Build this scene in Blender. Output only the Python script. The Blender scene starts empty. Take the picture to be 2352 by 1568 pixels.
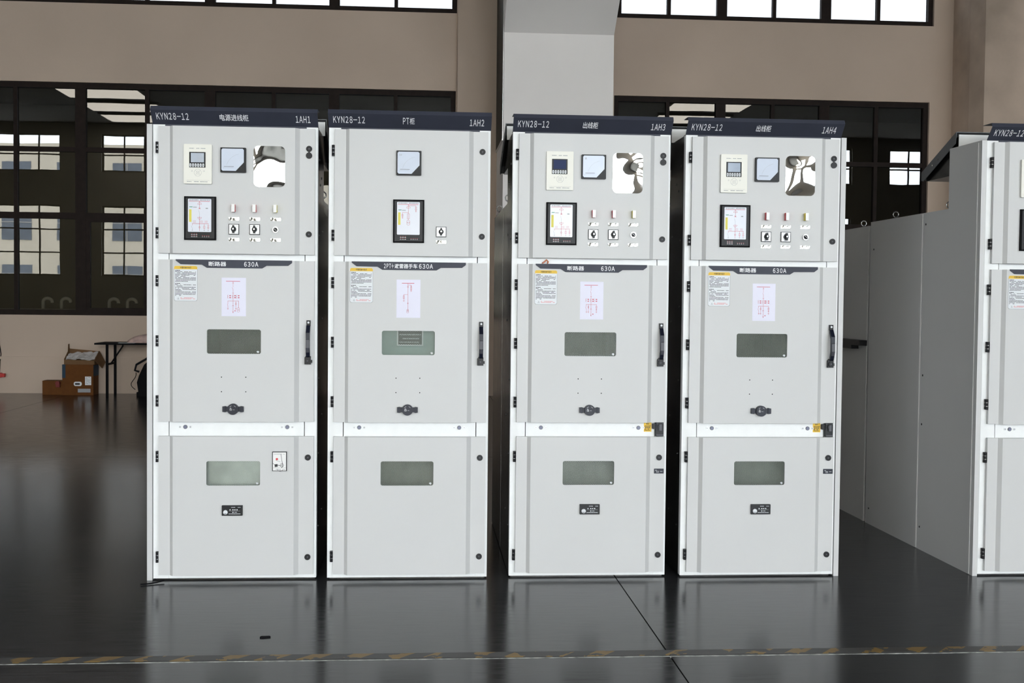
import bpy, bmesh, math, random
from mathutils import Vector, Matrix

random.seed(7)
S = bpy.context.scene
COL = S.collection

# ------------------------------------------------------------------ camera
F_PX, YAW, PITCH, ROLL, CAM_Z = 2750.0, 0.07476, 0.03451, 0.01006, 1.40572
cam_data = bpy.data.cameras.new('camera')
cam_data.sensor_fit = 'HORIZONTAL'
cam_data.sensor_width = 36.0
cam_data.lens = F_PX / 2352 * 36.0
cam_data.clip_end = 300
cam = bpy.data.objects.new('camera', cam_data)
COL.objects.link(cam)
fw = Vector((math.sin(YAW) * math.cos(PITCH), math.cos(YAW) * math.cos(PITCH), -math.sin(PITCH)))
r0 = Vector((math.cos(YAW), -math.sin(YAW), 0))
u0 = r0.cross(fw)
rt = r0 * math.cos(ROLL) + u0 * math.sin(ROLL)
up = u0 * math.cos(ROLL) - r0 * math.sin(ROLL)
M4 = Matrix((rt, up, -fw)).transposed().to_4x4()
M4.translation = (0, 0, CAM_Z)
cam.matrix_world = M4
S.camera = cam

# ------------------------------------------------------------------ world, daylight openings, exposure
SKY = 10.0
LAMP = 4.2
w = bpy.data.worlds.new('overcast_sky')
S.world = w
w.use_nodes = True
bg = w.node_tree.nodes['Background']
bg.inputs['Color'].default_value = (0.87, 0.94, 1.0, 1)
bg.inputs['Strength'].default_value = SKY
S.view_settings.view_transform = 'Standard'
S.view_settings.look = 'None'
S.view_settings.gamma = 1.0
S.view_settings.use_curve_mapping = False
S.view_settings.exposure = 1.12
S.cycles.use_denoising = True

# the hall: x from HX0 to HX1, y from HY0 (wall behind the photographer) to WY (window wall)
HX0, HX1, HY0, WY, HZ = -27.0, 29.0, -20.0, 17.65, 9.2
DOOR = (-7.0, 8.0, 0.0, 6.6)                 # the open gate behind the photographer
BACK_WINS = [(x, x + 3.9) for x in (-25.9, -20.2, -14.5)] + [(x, x + 3.9) for x in (10.6, 16.3, 22.0)]
BACK_Z = [(2.3, 5.5), (7.0, 8.7)]

def portal(name, x0, x1, z0, z1):
    d = bpy.data.lights.new(name, 'AREA')
    d.shape = 'RECTANGLE'
    d.size, d.size_y = x1 - x0, z1 - z0
    d.cycles.is_portal = True
    o = bpy.data.objects.new(name, d)
    COL.objects.link(o)
    o.location = ((x0 + x1) / 2, HY0 - 0.15, (z0 + z1) / 2)
    o.rotation_euler = (math.radians(90), 0, 0)     # faces +y, into the hall
portal('gate_daylight_offscreen', *DOOR)
for a, b in BACK_WINS:
    for c, d in BACK_Z:
        portal('window_daylight_offscreen', a, b, c, d)

# ------------------------------------------------------------------ materials
MATS = {}
def mat(name, col, rough=0.5, metal=0.0, spec=0.5, var=0.06, vscale=6.0, bump=0.0, bscale=80.0,
        emit=None, estr=0.0, rvar=0.0, coat=0.0, obj_coords=True):
    m = bpy.data.materials.new(name)
    m.use_nodes = True
    nt = m.node_tree
    b = nt.nodes['Principled BSDF']
    b.inputs['Roughness'].default_value = rough
    b.inputs['Metallic'].default_value = metal
    b.inputs['Specular IOR Level'].default_value = spec
    b.inputs['Coat Weight'].default_value = coat
    tc = nt.nodes.new('ShaderNodeTexCoord')
    n = nt.nodes.new('ShaderNodeTexNoise')
    n.inputs['Scale'].default_value = vscale
    n.inputs['Detail'].default_value = 5
    nt.links.new(tc.outputs['Object'], n.inputs['Vector'])
    r = nt.nodes.new('ShaderNodeValToRGB')
    lo = tuple(max(0, c * (1 - var)) for c in col)
    hi = tuple(min(1, c * (1 + var)) for c in col)
    r.color_ramp.elements[0].position = 0.3
    r.color_ramp.elements[1].position = 0.7
    r.color_ramp.elements[0].color = (*lo, 1)
    r.color_ramp.elements[1].color = (*hi, 1)
    nt.links.new(n.outputs['Fac'], r.inputs['Fac'])
    nt.links.new(r.outputs['Color'], b.inputs['Base Color'])
    if rvar:
        mr = nt.nodes.new('ShaderNodeMapRange')
        mr.inputs['To Min'].default_value = max(0.02, rough - rvar)
        mr.inputs['To Max'].default_value = min(1, rough + rvar)
        nt.links.new(n.outputs['Fac'], mr.inputs['Value'])
        nt.links.new(mr.outputs['Result'], b.inputs['Roughness'])
    if bump:
        n2 = nt.nodes.new('ShaderNodeTexNoise')
        n2.inputs['Scale'].default_value = bscale
        n2.inputs['Detail'].default_value = 3
        nt.links.new(tc.outputs['Object'], n2.inputs['Vector'])
        bp = nt.nodes.new('ShaderNodeBump')
        bp.inputs['Strength'].default_value = bump
        bp.inputs['Distance'].default_value = 0.02
        nt.links.new(n2.outputs['Fac'], bp.inputs['Height'])
        nt.links.new(bp.outputs['Normal'], b.inputs['Normal'])
    if emit:
        b.inputs['Emission Color'].default_value = (*emit, 1)
        b.inputs['Emission Strength'].default_value = estr
    MATS[name] = m
    return m

mat('door_paint', (0.615, 0.615, 0.612), 0.42, var=0.012, vscale=3, bump=0.02, bscale=260)
mat('frame_white', (0.86, 0.87, 0.87), 0.45, var=0.02, vscale=20)
mat('side_paint', (0.615, 0.615, 0.612), 0.45, var=0.012, vscale=3, bump=0.03, bscale=200)
mat('aluzinc', (0.085, 0.082, 0.080), 0.22, metal=0.9, var=0.3, vscale=9, rvar=0.06, bump=0.05, bscale=3)
mat('steel', (0.62, 0.63, 0.64), 0.25, metal=1.0, var=0.05)
mat('plate_metal', (0.72, 0.71, 0.66), 0.10, metal=1.0, var=0.25, vscale=60, bump=1.0, bscale=11)
mat('navy', (0.006, 0.011, 0.022), 0.45, spec=0.3, var=0.1)
mat('navy_light', (0.042, 0.046, 0.066), 0.5, spec=0.3, var=0.1)
mat('flap_paint', (0.10, 0.105, 0.11), 0.5, var=0.1)
mat('black_plastic', (0.008, 0.008, 0.010), 0.4, spec=0.25, var=0.15)
mat('black_matt', (0.005, 0.005, 0.006), 0.7, spec=0.1, var=0.1)
mat('navy_plastic', (0.008, 0.010, 0.022), 0.4, spec=0.3, var=0.1)
mat('grey_plastic', (0.07, 0.07, 0.085), 0.45, var=0.1)
mat('print_white', (0.93, 0.94, 0.96), 0.5, var=0.02)
mat('paper', (0.78, 0.77, 0.90), 0.45, var=0.015)
mat('label_white', (0.74, 0.76, 0.79), 0.4, var=0.02)
mat('ink_black', (0.02, 0.02, 0.022), 0.6, var=0.1)
mat('ink_grey', (0.30, 0.31, 0.33), 0.6, var=0.1)
mat('ink_red', (0.55, 0.035, 0.06), 0.55, var=0.1)
mat('ink_pale_red', (0.70, 0.22, 0.24), 0.55, var=0.1)
mat('ink_green', (0.05, 0.30, 0.18), 0.55, var=0.1)
mat('yellow', (0.80, 0.50, 0.02), 0.45, var=0.04)
mat('yellow_strip', (0.75, 0.65, 0.08), 0.45, var=0.05)
mat('relay_cream', (0.86, 0.84, 0.76), 0.4, var=0.01)
mat('relay_grey', (0.40, 0.40, 0.40), 0.5, var=0.05)
mat('screen_pale', (0.30, 0.36, 0.46), 0.12, var=0.04, vscale=30)
mat('screen_blue', (0.010, 0.022, 0.085), 0.3, spec=0.08, var=0.1)
mat('meter_face', (0.62, 0.68, 0.80), 0.2, spec=0.25, var=0.02, vscale=22)
mat('mimic_face', (0.70, 0.72, 0.80), 0.25, var=0.02)
mat('led_red', (0.25, 0.01, 0.015), 0.3, var=0.1)
mat('lamp_white', (0.86, 0.85, 0.84), 0.3, var=0.02)
mat('lamp_red', (0.62, 0.02, 0.04), 0.3, var=0.05)
mat('lamp_yellow', (0.75, 0.62, 0.05), 0.3, var=0.05)
mat('switch_silver', (0.66, 0.67, 0.68), 0.35, metal=0.3, var=0.05)
mat('plug_blue', (0.16, 0.17, 0.25), 0.35, var=0.15)
mat('mesh_wire', (0.33, 0.33, 0.30), 0.4, metal=0.4, var=0.1)
mat('inside_dark', (0.075, 0.062, 0.055), 0.6, var=0.3, vscale=9)
mat('inside_plate', (0.60, 0.62, 0.60), 0.35, metal=0.5, var=0.25, vscale=6)
mat('inside_teal', (0.34, 0.46, 0.43), 0.5, var=0.06)
mat('inside_mixed', (0.10, 0.10, 0.09), 0.4, metal=0.3, var=0.35, vscale=7)
mat('copper', (0.55, 0.16, 0.06), 0.4, var=0.2)
# hall
mat('wall_plaster', (0.53, 0.425, 0.345), 0.85, spec=0.2, var=0.045, vscale=0.9, bump=0.05, bscale=30)
mat('pier_plaster', (0.90, 0.86, 0.835), 0.8, spec=0.2, var=0.02, vscale=1.2)
mat('hall_white', (0.36, 0.345, 0.325), 0.85, spec=0.2, var=0.03, vscale=0.6)
mat('stained_plaster', (0.49, 0.39, 0.315), 0.85, spec=0.2, var=0.28, vscale=1.1, bump=0.05, bscale=20)
mat('window_brown', (0.016, 0.010, 0.008), 0.6, spec=0.12, var=0.2, vscale=12)
mat('room_behind', (0.30, 0.28, 0.23), 0.9, spec=0.1, var=0.12, vscale=0.7)
mat('ceiling_lamp', (0.9, 0.85, 0.75), 0.5, emit=(1.0, 0.92, 0.79), estr=LAMP)
mat('carton', (0.12, 0.042, 0.008), 0.75, spec=0.2, var=0.1, vscale=14)
mat('carton_pale', (0.16, 0.088, 0.042), 0.8, spec=0.2, var=0.12, vscale=10)
mat('carton_blue', (0.006, 0.03, 0.06), 0.7, var=0.1)
mat('bag_film', (0.55, 0.53, 0.52), 0.25, var=0.15, vscale=12, bump=0.5, bscale=14)
mat('bag_pink', (0.58, 0.42, 0.38), 0.45, var=0.35, vscale=9, bump=0.3, bscale=14)
mat('dark_red', (0.16, 0.008, 0.006), 0.6, var=0.1)
mat('red_plastic', (0.50, 0.008, 0.006), 0.4, var=0.05)
mat('board_face', (0.035, 0.034, 0.030), 0.55, spec=0.15, var=0.5, vscale=4)
mat('board_edge', (0.75, 0.75, 0.74), 0.3, metal=0.5, var=0.04)
mat('yard', (0.42, 0.42, 0.40), 0.9, var=0.1, vscale=0.5)
mat('facade', (0.62, 0.55, 0.44), 0.9, var=0.05, vscale=0.4)
mat('facade_glass', (0.10, 0.12, 0.15), 0.15, var=0.3, vscale=0.6)
mat('bark', (0.05, 0.04, 0.035), 0.9, var=0.2)
mat('leaf_yellow', (0.36, 0.28, 0.06), 0.8, var=0.3, vscale=3)

def pane_mat(name, tint, refl, rough=0.0, noise=0.0, scale=1.0):
    m = bpy.data.materials.new(name)
    m.use_nodes = True
    nt = m.node_tree
    nt.nodes.remove(nt.nodes['Principled BSDF'])
    out = nt.nodes['Material Output']
    t = nt.nodes.new('ShaderNodeBsdfTransparent')
    t.inputs['Color'].default_value = (*tint, 1)
    g = nt.nodes.new('ShaderNodeBsdfGlossy')
    g.inputs['Roughness'].default_value = rough
    g.inputs['Color'].default_value = (1, 1, 1, 1)
    fr = nt.nodes.new('ShaderNodeFresnel')
    fr.inputs['IOR'].default_value = 1.5
    ad = nt.nodes.new('ShaderNodeMath')
    ad.operation = 'MULTIPLY_ADD'
    ad.inputs[1].default_value = scale
    ad.inputs[2].default_value = refl
    nt.links.new(fr.outputs['Fac'], ad.inputs[0])
    mx = nt.nodes.new('ShaderNodeMixShader')
    nt.links.new(ad.outputs[0], mx.inputs['Fac'])
    nt.links.new(t.outputs[0], mx.inputs[1])
    nt.links.new(g.outputs[0], mx.inputs[2])
    nt.links.new(mx.outputs[0], out.inputs['Surface'])
    if noise:
        tc = nt.nodes.new('ShaderNodeTexCoord')
        n = nt.nodes.new('ShaderNodeTexNoise')
        n.inputs['Scale'].default_value = 0.9
        nt.links.new(tc.outputs['Object'], n.inputs['Vector'])
        bp = nt.nodes.new('ShaderNodeBump')
        bp.inputs['Strength'].default_value = noise
        bp.inputs['Distance'].default_value = 0.02
        nt.links.new(n.outputs['Fac'], bp.inputs['Height'])
        nt.links.new(bp.outputs['Normal'], g.inputs['Normal'])
    MATS[name] = m
pane_mat('glass_tinted', (0.36, 0.34, 0.28), 0.012, noise=0.02)
pane_mat('glass_film', (0.060, 0.060, 0.061), 0.0)
pane_mat('glass_clear', (0.88, 0.90, 0.89), 0.0, scale=0.05)

def mirror_film(name):
    """peel-off protective film over a dark window: mirror-bright, crumpled"""
    m = bpy.data.materials.new(name)
    m.use_nodes = True
    nt = m.node_tree
    b = nt.nodes['Principled BSDF']
    b.inputs['Metallic'].default_value = 1.0
    b.inputs['Roughness'].default_value = 0.03
    b.inputs['Base Color'].default_value = (0.90, 0.90, 0.88, 1)
    tc = nt.nodes.new('ShaderNodeTexCoord')
    oi = nt.nodes.new('ShaderNodeObjectInfo')
    va = nt.nodes.new('ShaderNodeVectorMath')
    va.operation = 'ADD'
    nt.links.new(tc.outputs['Object'], va.inputs[0])
    nt.links.new(oi.outputs['Location'], va.inputs[1])
    n = nt.nodes.new('ShaderNodeTexNoise')
    n.inputs['Scale'].default_value = 4.0
    n.inputs['Detail'].default_value = 0.6
    n.inputs['Distortion'].default_value = 0.5
    nt.links.new(va.outputs[0], n.inputs['Vector'])
    bp = nt.nodes.new('ShaderNodeBump')
    bp.inputs['Strength'].default_value = 1.0
    bp.inputs['Distance'].default_value = 0.045
    nt.links.new(n.outputs['Fac'], bp.inputs['Height'])
    nt.links.new(bp.outputs['Normal'], b.inputs['Normal'])
    MATS[name] = m
mirror_film('mirror_film')

def floor_mat():
    m = bpy.data.materials.new('floor_epoxy')
    m.use_nodes = True
    nt = m.node_tree
    b = nt.nodes['Principled BSDF']
    g = nt.nodes.new('ShaderNodeNewGeometry')
    n = nt.nodes.new('ShaderNodeTexNoise')
    n.inputs['Scale'].default_value = 1.3
    n.inputs['Detail'].default_value = 8
    nt.links.new(g.outputs['Position'], n.inputs['Vector'])
    r = nt.nodes.new('ShaderNodeValToRGB')
    r.color_ramp.elements[0].color = (0.019, 0.020, 0.022, 1)
    r.color_ramp.elements[1].color = (0.030, 0.031, 0.034, 1)
    nt.links.new(n.outputs['Fac'], r.inputs['Fac'])
    # fine stretched scuffs
    mp = nt.nodes.new('ShaderNodeMapping')
    mp.inputs['Scale'].default_value = (3.0, 28.0, 1.0)
    nt.links.new(g.outputs['Position'], mp.inputs['Vector'])
    n2 = nt.nodes.new('ShaderNodeTexNoise')
    n2.inputs['Scale'].default_value = 2.0
    n2.inputs['Detail'].default_value = 6
    nt.links.new(mp.outputs[0], n2.inputs['Vector'])
    mr = nt.nodes.new('ShaderNodeMapRange')
    mr.inputs['From Min'].default_value = 0.3
    mr.inputs['From Max'].default_value = 0.7
    mr.inputs['To Min'].default_value = 0.15
    mr.inputs['To Max'].default_value = 0.22
    nt.links.new(n2.outputs['Fac'], mr.inputs['Value'])
    nt.links.new(mr.outputs['Result'], b.inputs['Roughness'])
    nt.links.new(r.outputs['Color'], b.inputs['Base Color'])
    b.inputs['Specular IOR Level'].default_value = 0.27
    bp = nt.nodes.new('ShaderNodeBump')
    bp.inputs['Strength'].default_value = 0.008
    bp.inputs['Distance'].default_value = 0.01
    nt.links.new(n2.outputs['Fac'], bp.inputs['Height'])
    nt.links.new(bp.outputs['Normal'], b.inputs['Normal'])
    MATS['floor_epoxy'] = m
floor_mat()
mat('joint_dark', (0.012, 0.011, 0.010), 0.8, var=0.3)
mat('joint_white', (0.40, 0.40, 0.38), 0.7, var=0.6, vscale=30)

def tape_mat():
    """worn yellow and black hazard tape: slanted stripes rubbed away in patches"""
    m = bpy.data.materials.new('hazard_stripes')
    m.use_nodes = True
    nt = m.node_tree
    b = nt.nodes['Principled BSDF']
    b.inputs['Roughness'].default_value = 0.45
    g = nt.nodes.new('ShaderNodeNewGeometry')
    sx = nt.nodes.new('ShaderNodeSeparateXYZ')
    nt.links.new(g.outputs['Position'], sx.inputs[0])
    def math_node(op, a, bv):
        k = nt.nodes.new('ShaderNodeMath')
        k.operation = op
        for i, q in enumerate((a, bv)):
            if isinstance(q, (int, float)):
                k.inputs[i].default_value = q
            else:
                nt.links.new(q, k.inputs[i])
        return k.outputs[0]
    s = math_node('SUBTRACT', sx.outputs['X'], math_node('MULTIPLY', sx.outputs['Y'], 0.9))
    s = math_node('FRACT', math_node('MULTIPLY', s, 6.2), 0)
    stripe = math_node('LESS_THAN', s, 0.5)
    n = nt.nodes.new('ShaderNodeTexNoise')
    n.inputs['Scale'].default_value = 9.0
    n.inputs['Detail'].default_value = 8
    nt.links.new(g.outputs['Position'], n.inputs['Vector'])
    keep = math_node('GREATER_THAN', n.outputs['Fac'], 0.50)
    fac = math_node('MULTIPLY', stripe, keep)
    mx = nt.nodes.new('ShaderNodeMix')
    mx.data_type = 'RGBA'
    mx.inputs['A'].default_value = (0.035, 0.032, 0.028, 1)
    mx.inputs['B'].default_value = (0.27, 0.155, 0.022, 1)
    nt.links.new(fac, mx.inputs['Factor'])
    nt.links.new(mx.outputs['Result'], b.inputs['Base Color'])
    MATS['hazard_stripes'] = m
tape_mat()

# ------------------------------------------------------------------ mesh helpers
class MB:
    def __init__(s):
        s.v, s.f, s.m = [], [], []
    def add(s, vs, fs, mi=0):
        o = len(s.v)
        s.v += [tuple(q) for q in vs]
        for f in fs:
            s.f.append([o + i for i in f])
            s.m.append(mi)
        return s
    def box(s, x0, x1, y0, y1, z0, z1, mi=0):
        return s.add([(x0, y0, z0), (x1, y0, z0), (x1, y1, z0), (x0, y1, z0), (x0, y0, z1), (x1, y0, z1), (x1, y1, z1), (x0, y1, z1)],
                     [(0, 1, 5, 4), (1, 2, 6, 5), (2, 3, 7, 6), (3, 0, 4, 7), (4, 5, 6, 7), (3, 2, 1, 0)], mi)
    def prism(s, pts, y0, y1, mi=0, mi_side=None):
        """polygon in x-z, front at y0, back at y1"""
        n = len(pts)
        a = [(x, y0, z) for x, z in pts] + [(x, y1, z) for x, z in pts]
        s.add(a, [list(range(n)), list(range(2 * n - 1, n - 1, -1))], mi)
        s.add(a, [(i, n + i, n + (i + 1) % n, (i + 1) % n) for i in range(n)], mi if mi_side is None else mi_side)
        return s
    def prism_x(s, pts, x0, x1, mi=0):
        """polygon in y-z extruded along x"""
        n = len(pts)
        a = [(x0, y, z) for y, z in pts] + [(x1, y, z) for y, z in pts]
        s.add(a, [list(range(n)), list(range(2 * n - 1, n - 1, -1))], mi)
        s.add(a, [(i, n + i, n + (i + 1) % n, (i + 1) % n) for i in range(n)], mi)
        return s
    def prism_z(s, pts, z0, z1, mi=0):
        n = len(pts)
        a = [(x, y, z0) for x, y in pts] + [(x, y, z1) for x, y in pts]
        s.add(a, [list(range(n)), list(range(2 * n - 1, n - 1, -1))], mi)
        s.add(a, [(i, n + i, n + (i + 1) % n, (i + 1) % n) for i in range(n)], mi)
        return s
    def disc(s, cx, cz, r, y0, y1, mi=0, n=24, mi_side=None):
        return s.prism([(cx + r * math.cos(2 * math.pi * i / n), cz + r * math.sin(2 * math.pi * i / n)) for i in range(n)], y0, y1, mi, mi_side)
    def ring(s, cx, cz, r0, r1, y0, y1, mi=0, n=24):
        a = []
        for y in (y0, y1):
            for r in (r0, r1):
                a += [(cx + r * math.cos(2 * math.pi * i / n), y, cz + r * math.sin(2 * math.pi * i / n)) for i in range(n)]
        fs = []
        for i in range(n):
            j = (i + 1) % n
            fs += [(i, j, n + j, n + i), (i, 2 * n + i, 2 * n + j, j), (n + i, n + j, 3 * n + j, 3 * n + i), (2 * n + i, 3 * n + i, 3 * n + j, 2 * n + j)]
        return s.add(a, fs, mi)
    def flat(s, pts, y, mi=0):
        return s.add([(x, y, z) for x, z in pts], [list(range(len(pts)))], mi)
    def stroke(s, pts, wd, y, mi=0):
        for (x0, z0), (x1, z1) in zip(pts, pts[1:]):
            dx, dz = x1 - x0, z1 - z0
            L = math.hypot(dx, dz) or 1
            nx, nz = -dz / L * wd / 2, dx / L * wd / 2
            ex, ez = dx / L * wd / 2, dz / L * wd / 2
            s.flat([(x0 + nx - ex, z0 + nz - ez), (x0 - nx - ex, z0 - nz - ez), (x1 - nx + ex, z1 - nz + ez), (x1 + nx + ex, z1 + nz + ez)], y, mi)
        return s
    def arc(s, cx, cz, r, a0, a1, wd, y, mi=0, n=10):
        return s.stroke([(cx + r * math.cos(math.radians(a0 + (a1 - a0) * i / n)), cz + r * math.sin(math.radians(a0 + (a1 - a0) * i / n))) for i in range(n + 1)], wd, y, mi)
    def tube(s, pts, r, mi=0, n=8, close=False):
        pts = [Vector(q) for q in pts]
        N = len(pts)
        rings = []
        u = None
        for i, q in enumerate(pts):
            if close:
                t = pts[(i + 1) % N] - pts[i - 1]
            else:
                t = pts[min(i + 1, N - 1)] - pts[max(i - 1, 0)]
            t.normalize()
            if u is None:
                a = Vector((0, 1, 0)) if abs(t.y) < 0.9 else Vector((1, 0, 0))
                u = t.cross(a).normalized()
            else:
                u = (u - t * u.dot(t)).normalized()
            v = t.cross(u)
            rr = r[i] if isinstance(r, (list, tuple)) else r
            rings.append([q + (u * math.cos(2 * math.pi * k / n) + v * math.sin(2 * math.pi * k / n)) * rr for k in range(n)])
        o = [p for g in rings for p in g]
        fs = []
        for i in range(N if close else N - 1):
            j = (i + 1) % N
            for k in range(n):
                l = (k + 1) % n
                fs.append((i * n + k, i * n + l, j * n + l, j * n + k))
        if not close:
            fs += [list(range(n)), list(range(N * n - 1, (N - 1) * n - 1, -1))]
        return s.add(o, fs, mi)
    def mesh(s, name, mats, smooth=False):
        me = bpy.data.meshes.new(name)
        me.from_pydata(s.v, [], s.f)
        for q in ([mats] if isinstance(mats, str) else mats):
            me.materials.append(MATS[q])
        me.polygons.foreach_set('material_index', s.m)
        if smooth:
            me.polygons.foreach_set('use_smooth', [True] * len(s.f))
        me.update()
        bm = bmesh.new()
        bm.from_mesh(me)
        bmesh.ops.recalc_face_normals(bm, faces=bm.faces)
        bm.to_mesh(me)
        bm.free()
        return me

def rrect(x0, x1, z0, z1, r, n=5):
    pts = []
    for cx, cz, a in ((x1 - r, z1 - r, 0), (x0 + r, z1 - r, 90), (x0 + r, z0 + r, 180), (x1 - r, z0 + r, 270)):
        for i in range(n + 1):
            t = math.radians(a + 90 * i / n)
            pts.append((cx + r * math.cos(t), cz + r * math.sin(t)))
    return pts

def holed(mb, x0, x1, z0, z1, hole, y0, y1, mi=0, n=5):
    """plate with a rounded window; hole = (hx0,hx1,hz0,hz1,r)"""
    h = rrect(*hole, n=n)
    oc = [(x1, z1), (x0, z1), (x0, z0), (x1, z0)]
    vs = [(x, y0, z) for x, z in oc] + [(x, y0, z) for x, z in h] + [(x, y1, z) for x, z in h]
    k = n + 1
    fs = []
    for c in range(4):
        base = 4 + c * k
        for i in range(n):
            fs.append((c, base + i, base + i + 1))
        nb = 4 + ((c + 1) % 4) * k
        fs.append((c, base + n, nb, (c + 1) % 4))
    H = len(h)
    for i in range(H):
        j = (i + 1) % H
        fs.append((4 + i, 4 + H + i, 4 + H + j, 4 + j))
    mb.add(vs, fs, mi)

MESH = {}
def cached(key, fn):
    if key not in MESH:
        MESH[key] = fn()
    return MESH[key]

STUFF = {'keypad_print', 'switch_marks', 'label_print', 'scale_print', 'indicator_print', 'device_print', 'mimic_lines', 'diagram_lines', 'led_row', 'wire_mesh'}
def obj(name, mesh, parent=None, loc=(0, 0, 0), rot=(0, 0, 0), label=None):
    o = bpy.data.objects.new(name, mesh)
    COL.objects.link(o)
    if parent is not None:
        o.parent = parent
    o.location = loc
    o.rotation_euler = rot
    if label:
        o['label'] = label
    if name in STUFF:
        o['kind'] = 'stuff'
    return o
def empty(name, loc=(0, 0, 0), rz=0.0):
    o = bpy.data.objects.new(name, None)
    COL.objects.link(o)
    o.empty_display_size = 0.2
    o.location = loc
    o.rotation_euler = (0, 0, rz)
    return o
def tag(o, label, cat, group=None, kind=None):
    o['label'] = label
    o['category'] = cat
    if group:
        o['group'] = group
    if kind:
        o['kind'] = kind
    return o

def text_mesh(txt, x0, x1, z0, z1, y, mname):
    """lettering fitted into a box in the x-z plane at y"""
    def make():
        cu = bpy.data.curves.new('lettering', 'FONT')
        wide = not any(ord(q) > 0x2000 for q in txt)
        cu.body = ''.join(chr(ord(q) + 0xFEE0) if 0x21 <= ord(q) <= 0x7e else q for q in txt)
        if wide:
            cu.space_character = 0.60
        cu.resolution_u = 3
        cu.offset = 0.012
        o = bpy.data.objects.new('lettering', cu)
        COL.objects.link(o)
        dg = bpy.context.evaluated_depsgraph_get()
        me = bpy.data.meshes.new_from_object(o.evaluated_get(dg))
        bpy.data.objects.remove(o)
        bpy.data.curves.remove(cu)
        xs = [q.co.x for q in me.vertices]
        ys = [q.co.y for q in me.vertices]
        ax, bx, ay, by = min(xs), max(xs), min(ys), max(ys)
        for q in me.vertices:
            q.co = (x0 + (q.co.x - ax) / (bx - ax) * (x1 - x0), y, z0 + (q.co.y - ay) / (by - ay) * (z1 - z0))
        me.materials.clear()
        me.materials.append(MATS[mname])
        me.name = 'lettering'
        return me
    return cached(('text', txt, x0, x1, z0, z1, y, mname), make)

# ------------------------------------------------------------------ the hall
def structure(name, mb, mats, label, cat, parent=None):
    o = obj(name, mb.mesh(name, mats), parent)
    tag(o, label, cat, kind='structure')
    return o

def wall_with_holes(mb, x0, x1, z0, z1, y0, y1, holes, mi=0):
    xs = sorted({x0, x1} | {h[0] for h in holes} | {h[1] for h in holes})
    zs = sorted({z0, z1} | {h[2] for h in holes} | {h[3] for h in holes})
    for a, b in zip(xs, xs[1:]):
        run = None
        for c, d in zip(zs, zs[1:]):
            mx, mz = (a + b) / 2, (c + d) / 2
            if any(h[0] < mx < h[1] and h[2] < mz < h[3] for h in holes):
                if run:
                    mb.box(a, b, y0, y1, run[0], run[1], mi)
                run = None
            else:
                run = (run[0], d) if run else (c, d)
        if run:
            mb.box(a, b, y0, y1, run[0], run[1], mi)

# floor: sub-base with poured slabs, open joints between them
fl = structure('floor', MB().box(HX0 - 0.3, HX1 + 0.3, HY0 - 0.3, 22.2, -0.10, -0.006), 'joint_dark',
               'dark grey polished workshop floor', 'floor')
jx = [HX0, -17.0, -11.0, -5.01, 0.99, 6.99, 13.0, 19.0, HX1]
jy = [HY0, -13.3, -7.3, -1.3, 4.645, 10.66, 22.0]
for i, (a, b) in enumerate(zip(jx, jx[1:])):
    for k, (c, d) in enumerate(zip(jy, jy[1:])):
        obj('floor_slab', MB().box(a + 0.003, b - 0.003, c + 0.004, d - 0.004, -0.006, 0.0).mesh('floor_slab', 'floor_epoxy'), fl)
obj('joint_strip', MB().box(-9, 12, 4.641, 4.649, -0.006, 0.0012).mesh('joint_strip', 'joint_white'), fl, label='thin white joint line across the floor')

tp = MB()
tp.box(-7.5, 9.5, 4.662, 4.728, 0.0, 0.0012)
tag(obj('hazard_tape', tp.mesh('hazard_tape', 'hazard_stripes')), 'worn yellow and black hazard tape stuck along the floor joint', 'floor tape')

LW = (-10.4, 0.461, 1.126, 4.455)
RW = (2.80, 7.60, 1.126, 4.445)
LU = (-10.4, 0.470, 5.580, 8.2)
RU = (2.83, 7.642, 5.585, 8.2)
wb = MB()
wall_with_holes(wb, HX0, HX1, 0, HZ, WY, WY + 0.30, [LW, RW, LU, RU])
structure('wall_back', wb, 'wall_plaster', 'beige plastered window wall behind the cabinets', 'wall')
structure('wall_left', MB().box(HX0 - 0.3, HX0, HY0 - 0.3, WY + 0.3, 0, HZ), 'hall_white', 'plain far side wall of the hall left of the windows', 'wall')
structure('wall_right', MB().box(HX1, HX1 + 0.3, HY0 - 0.3, WY + 0.3, 0, HZ), 'hall_white', 'plain far side wall of the hall right of the windows', 'wall')
wf = MB()
wall_with_holes(wf, HX0, HX1, 0, HZ, HY0 - 0.3, HY0, [(*DOOR,)] + [(a, b, c, d) for a, b in BACK_WINS for c, d in BACK_Z])
structure('wall_front', wf, 'hall_white', 'hall wall with open gate facing the cabinets', 'wall')
structure('ceiling', MB().box(HX0 - 0.3, HX1 + 0.3, HY0 - 0.3, WY + 0.3, HZ, HZ + 0.2), 'hall_white', 'pale flat hall ceiling', 'ceiling')

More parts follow.
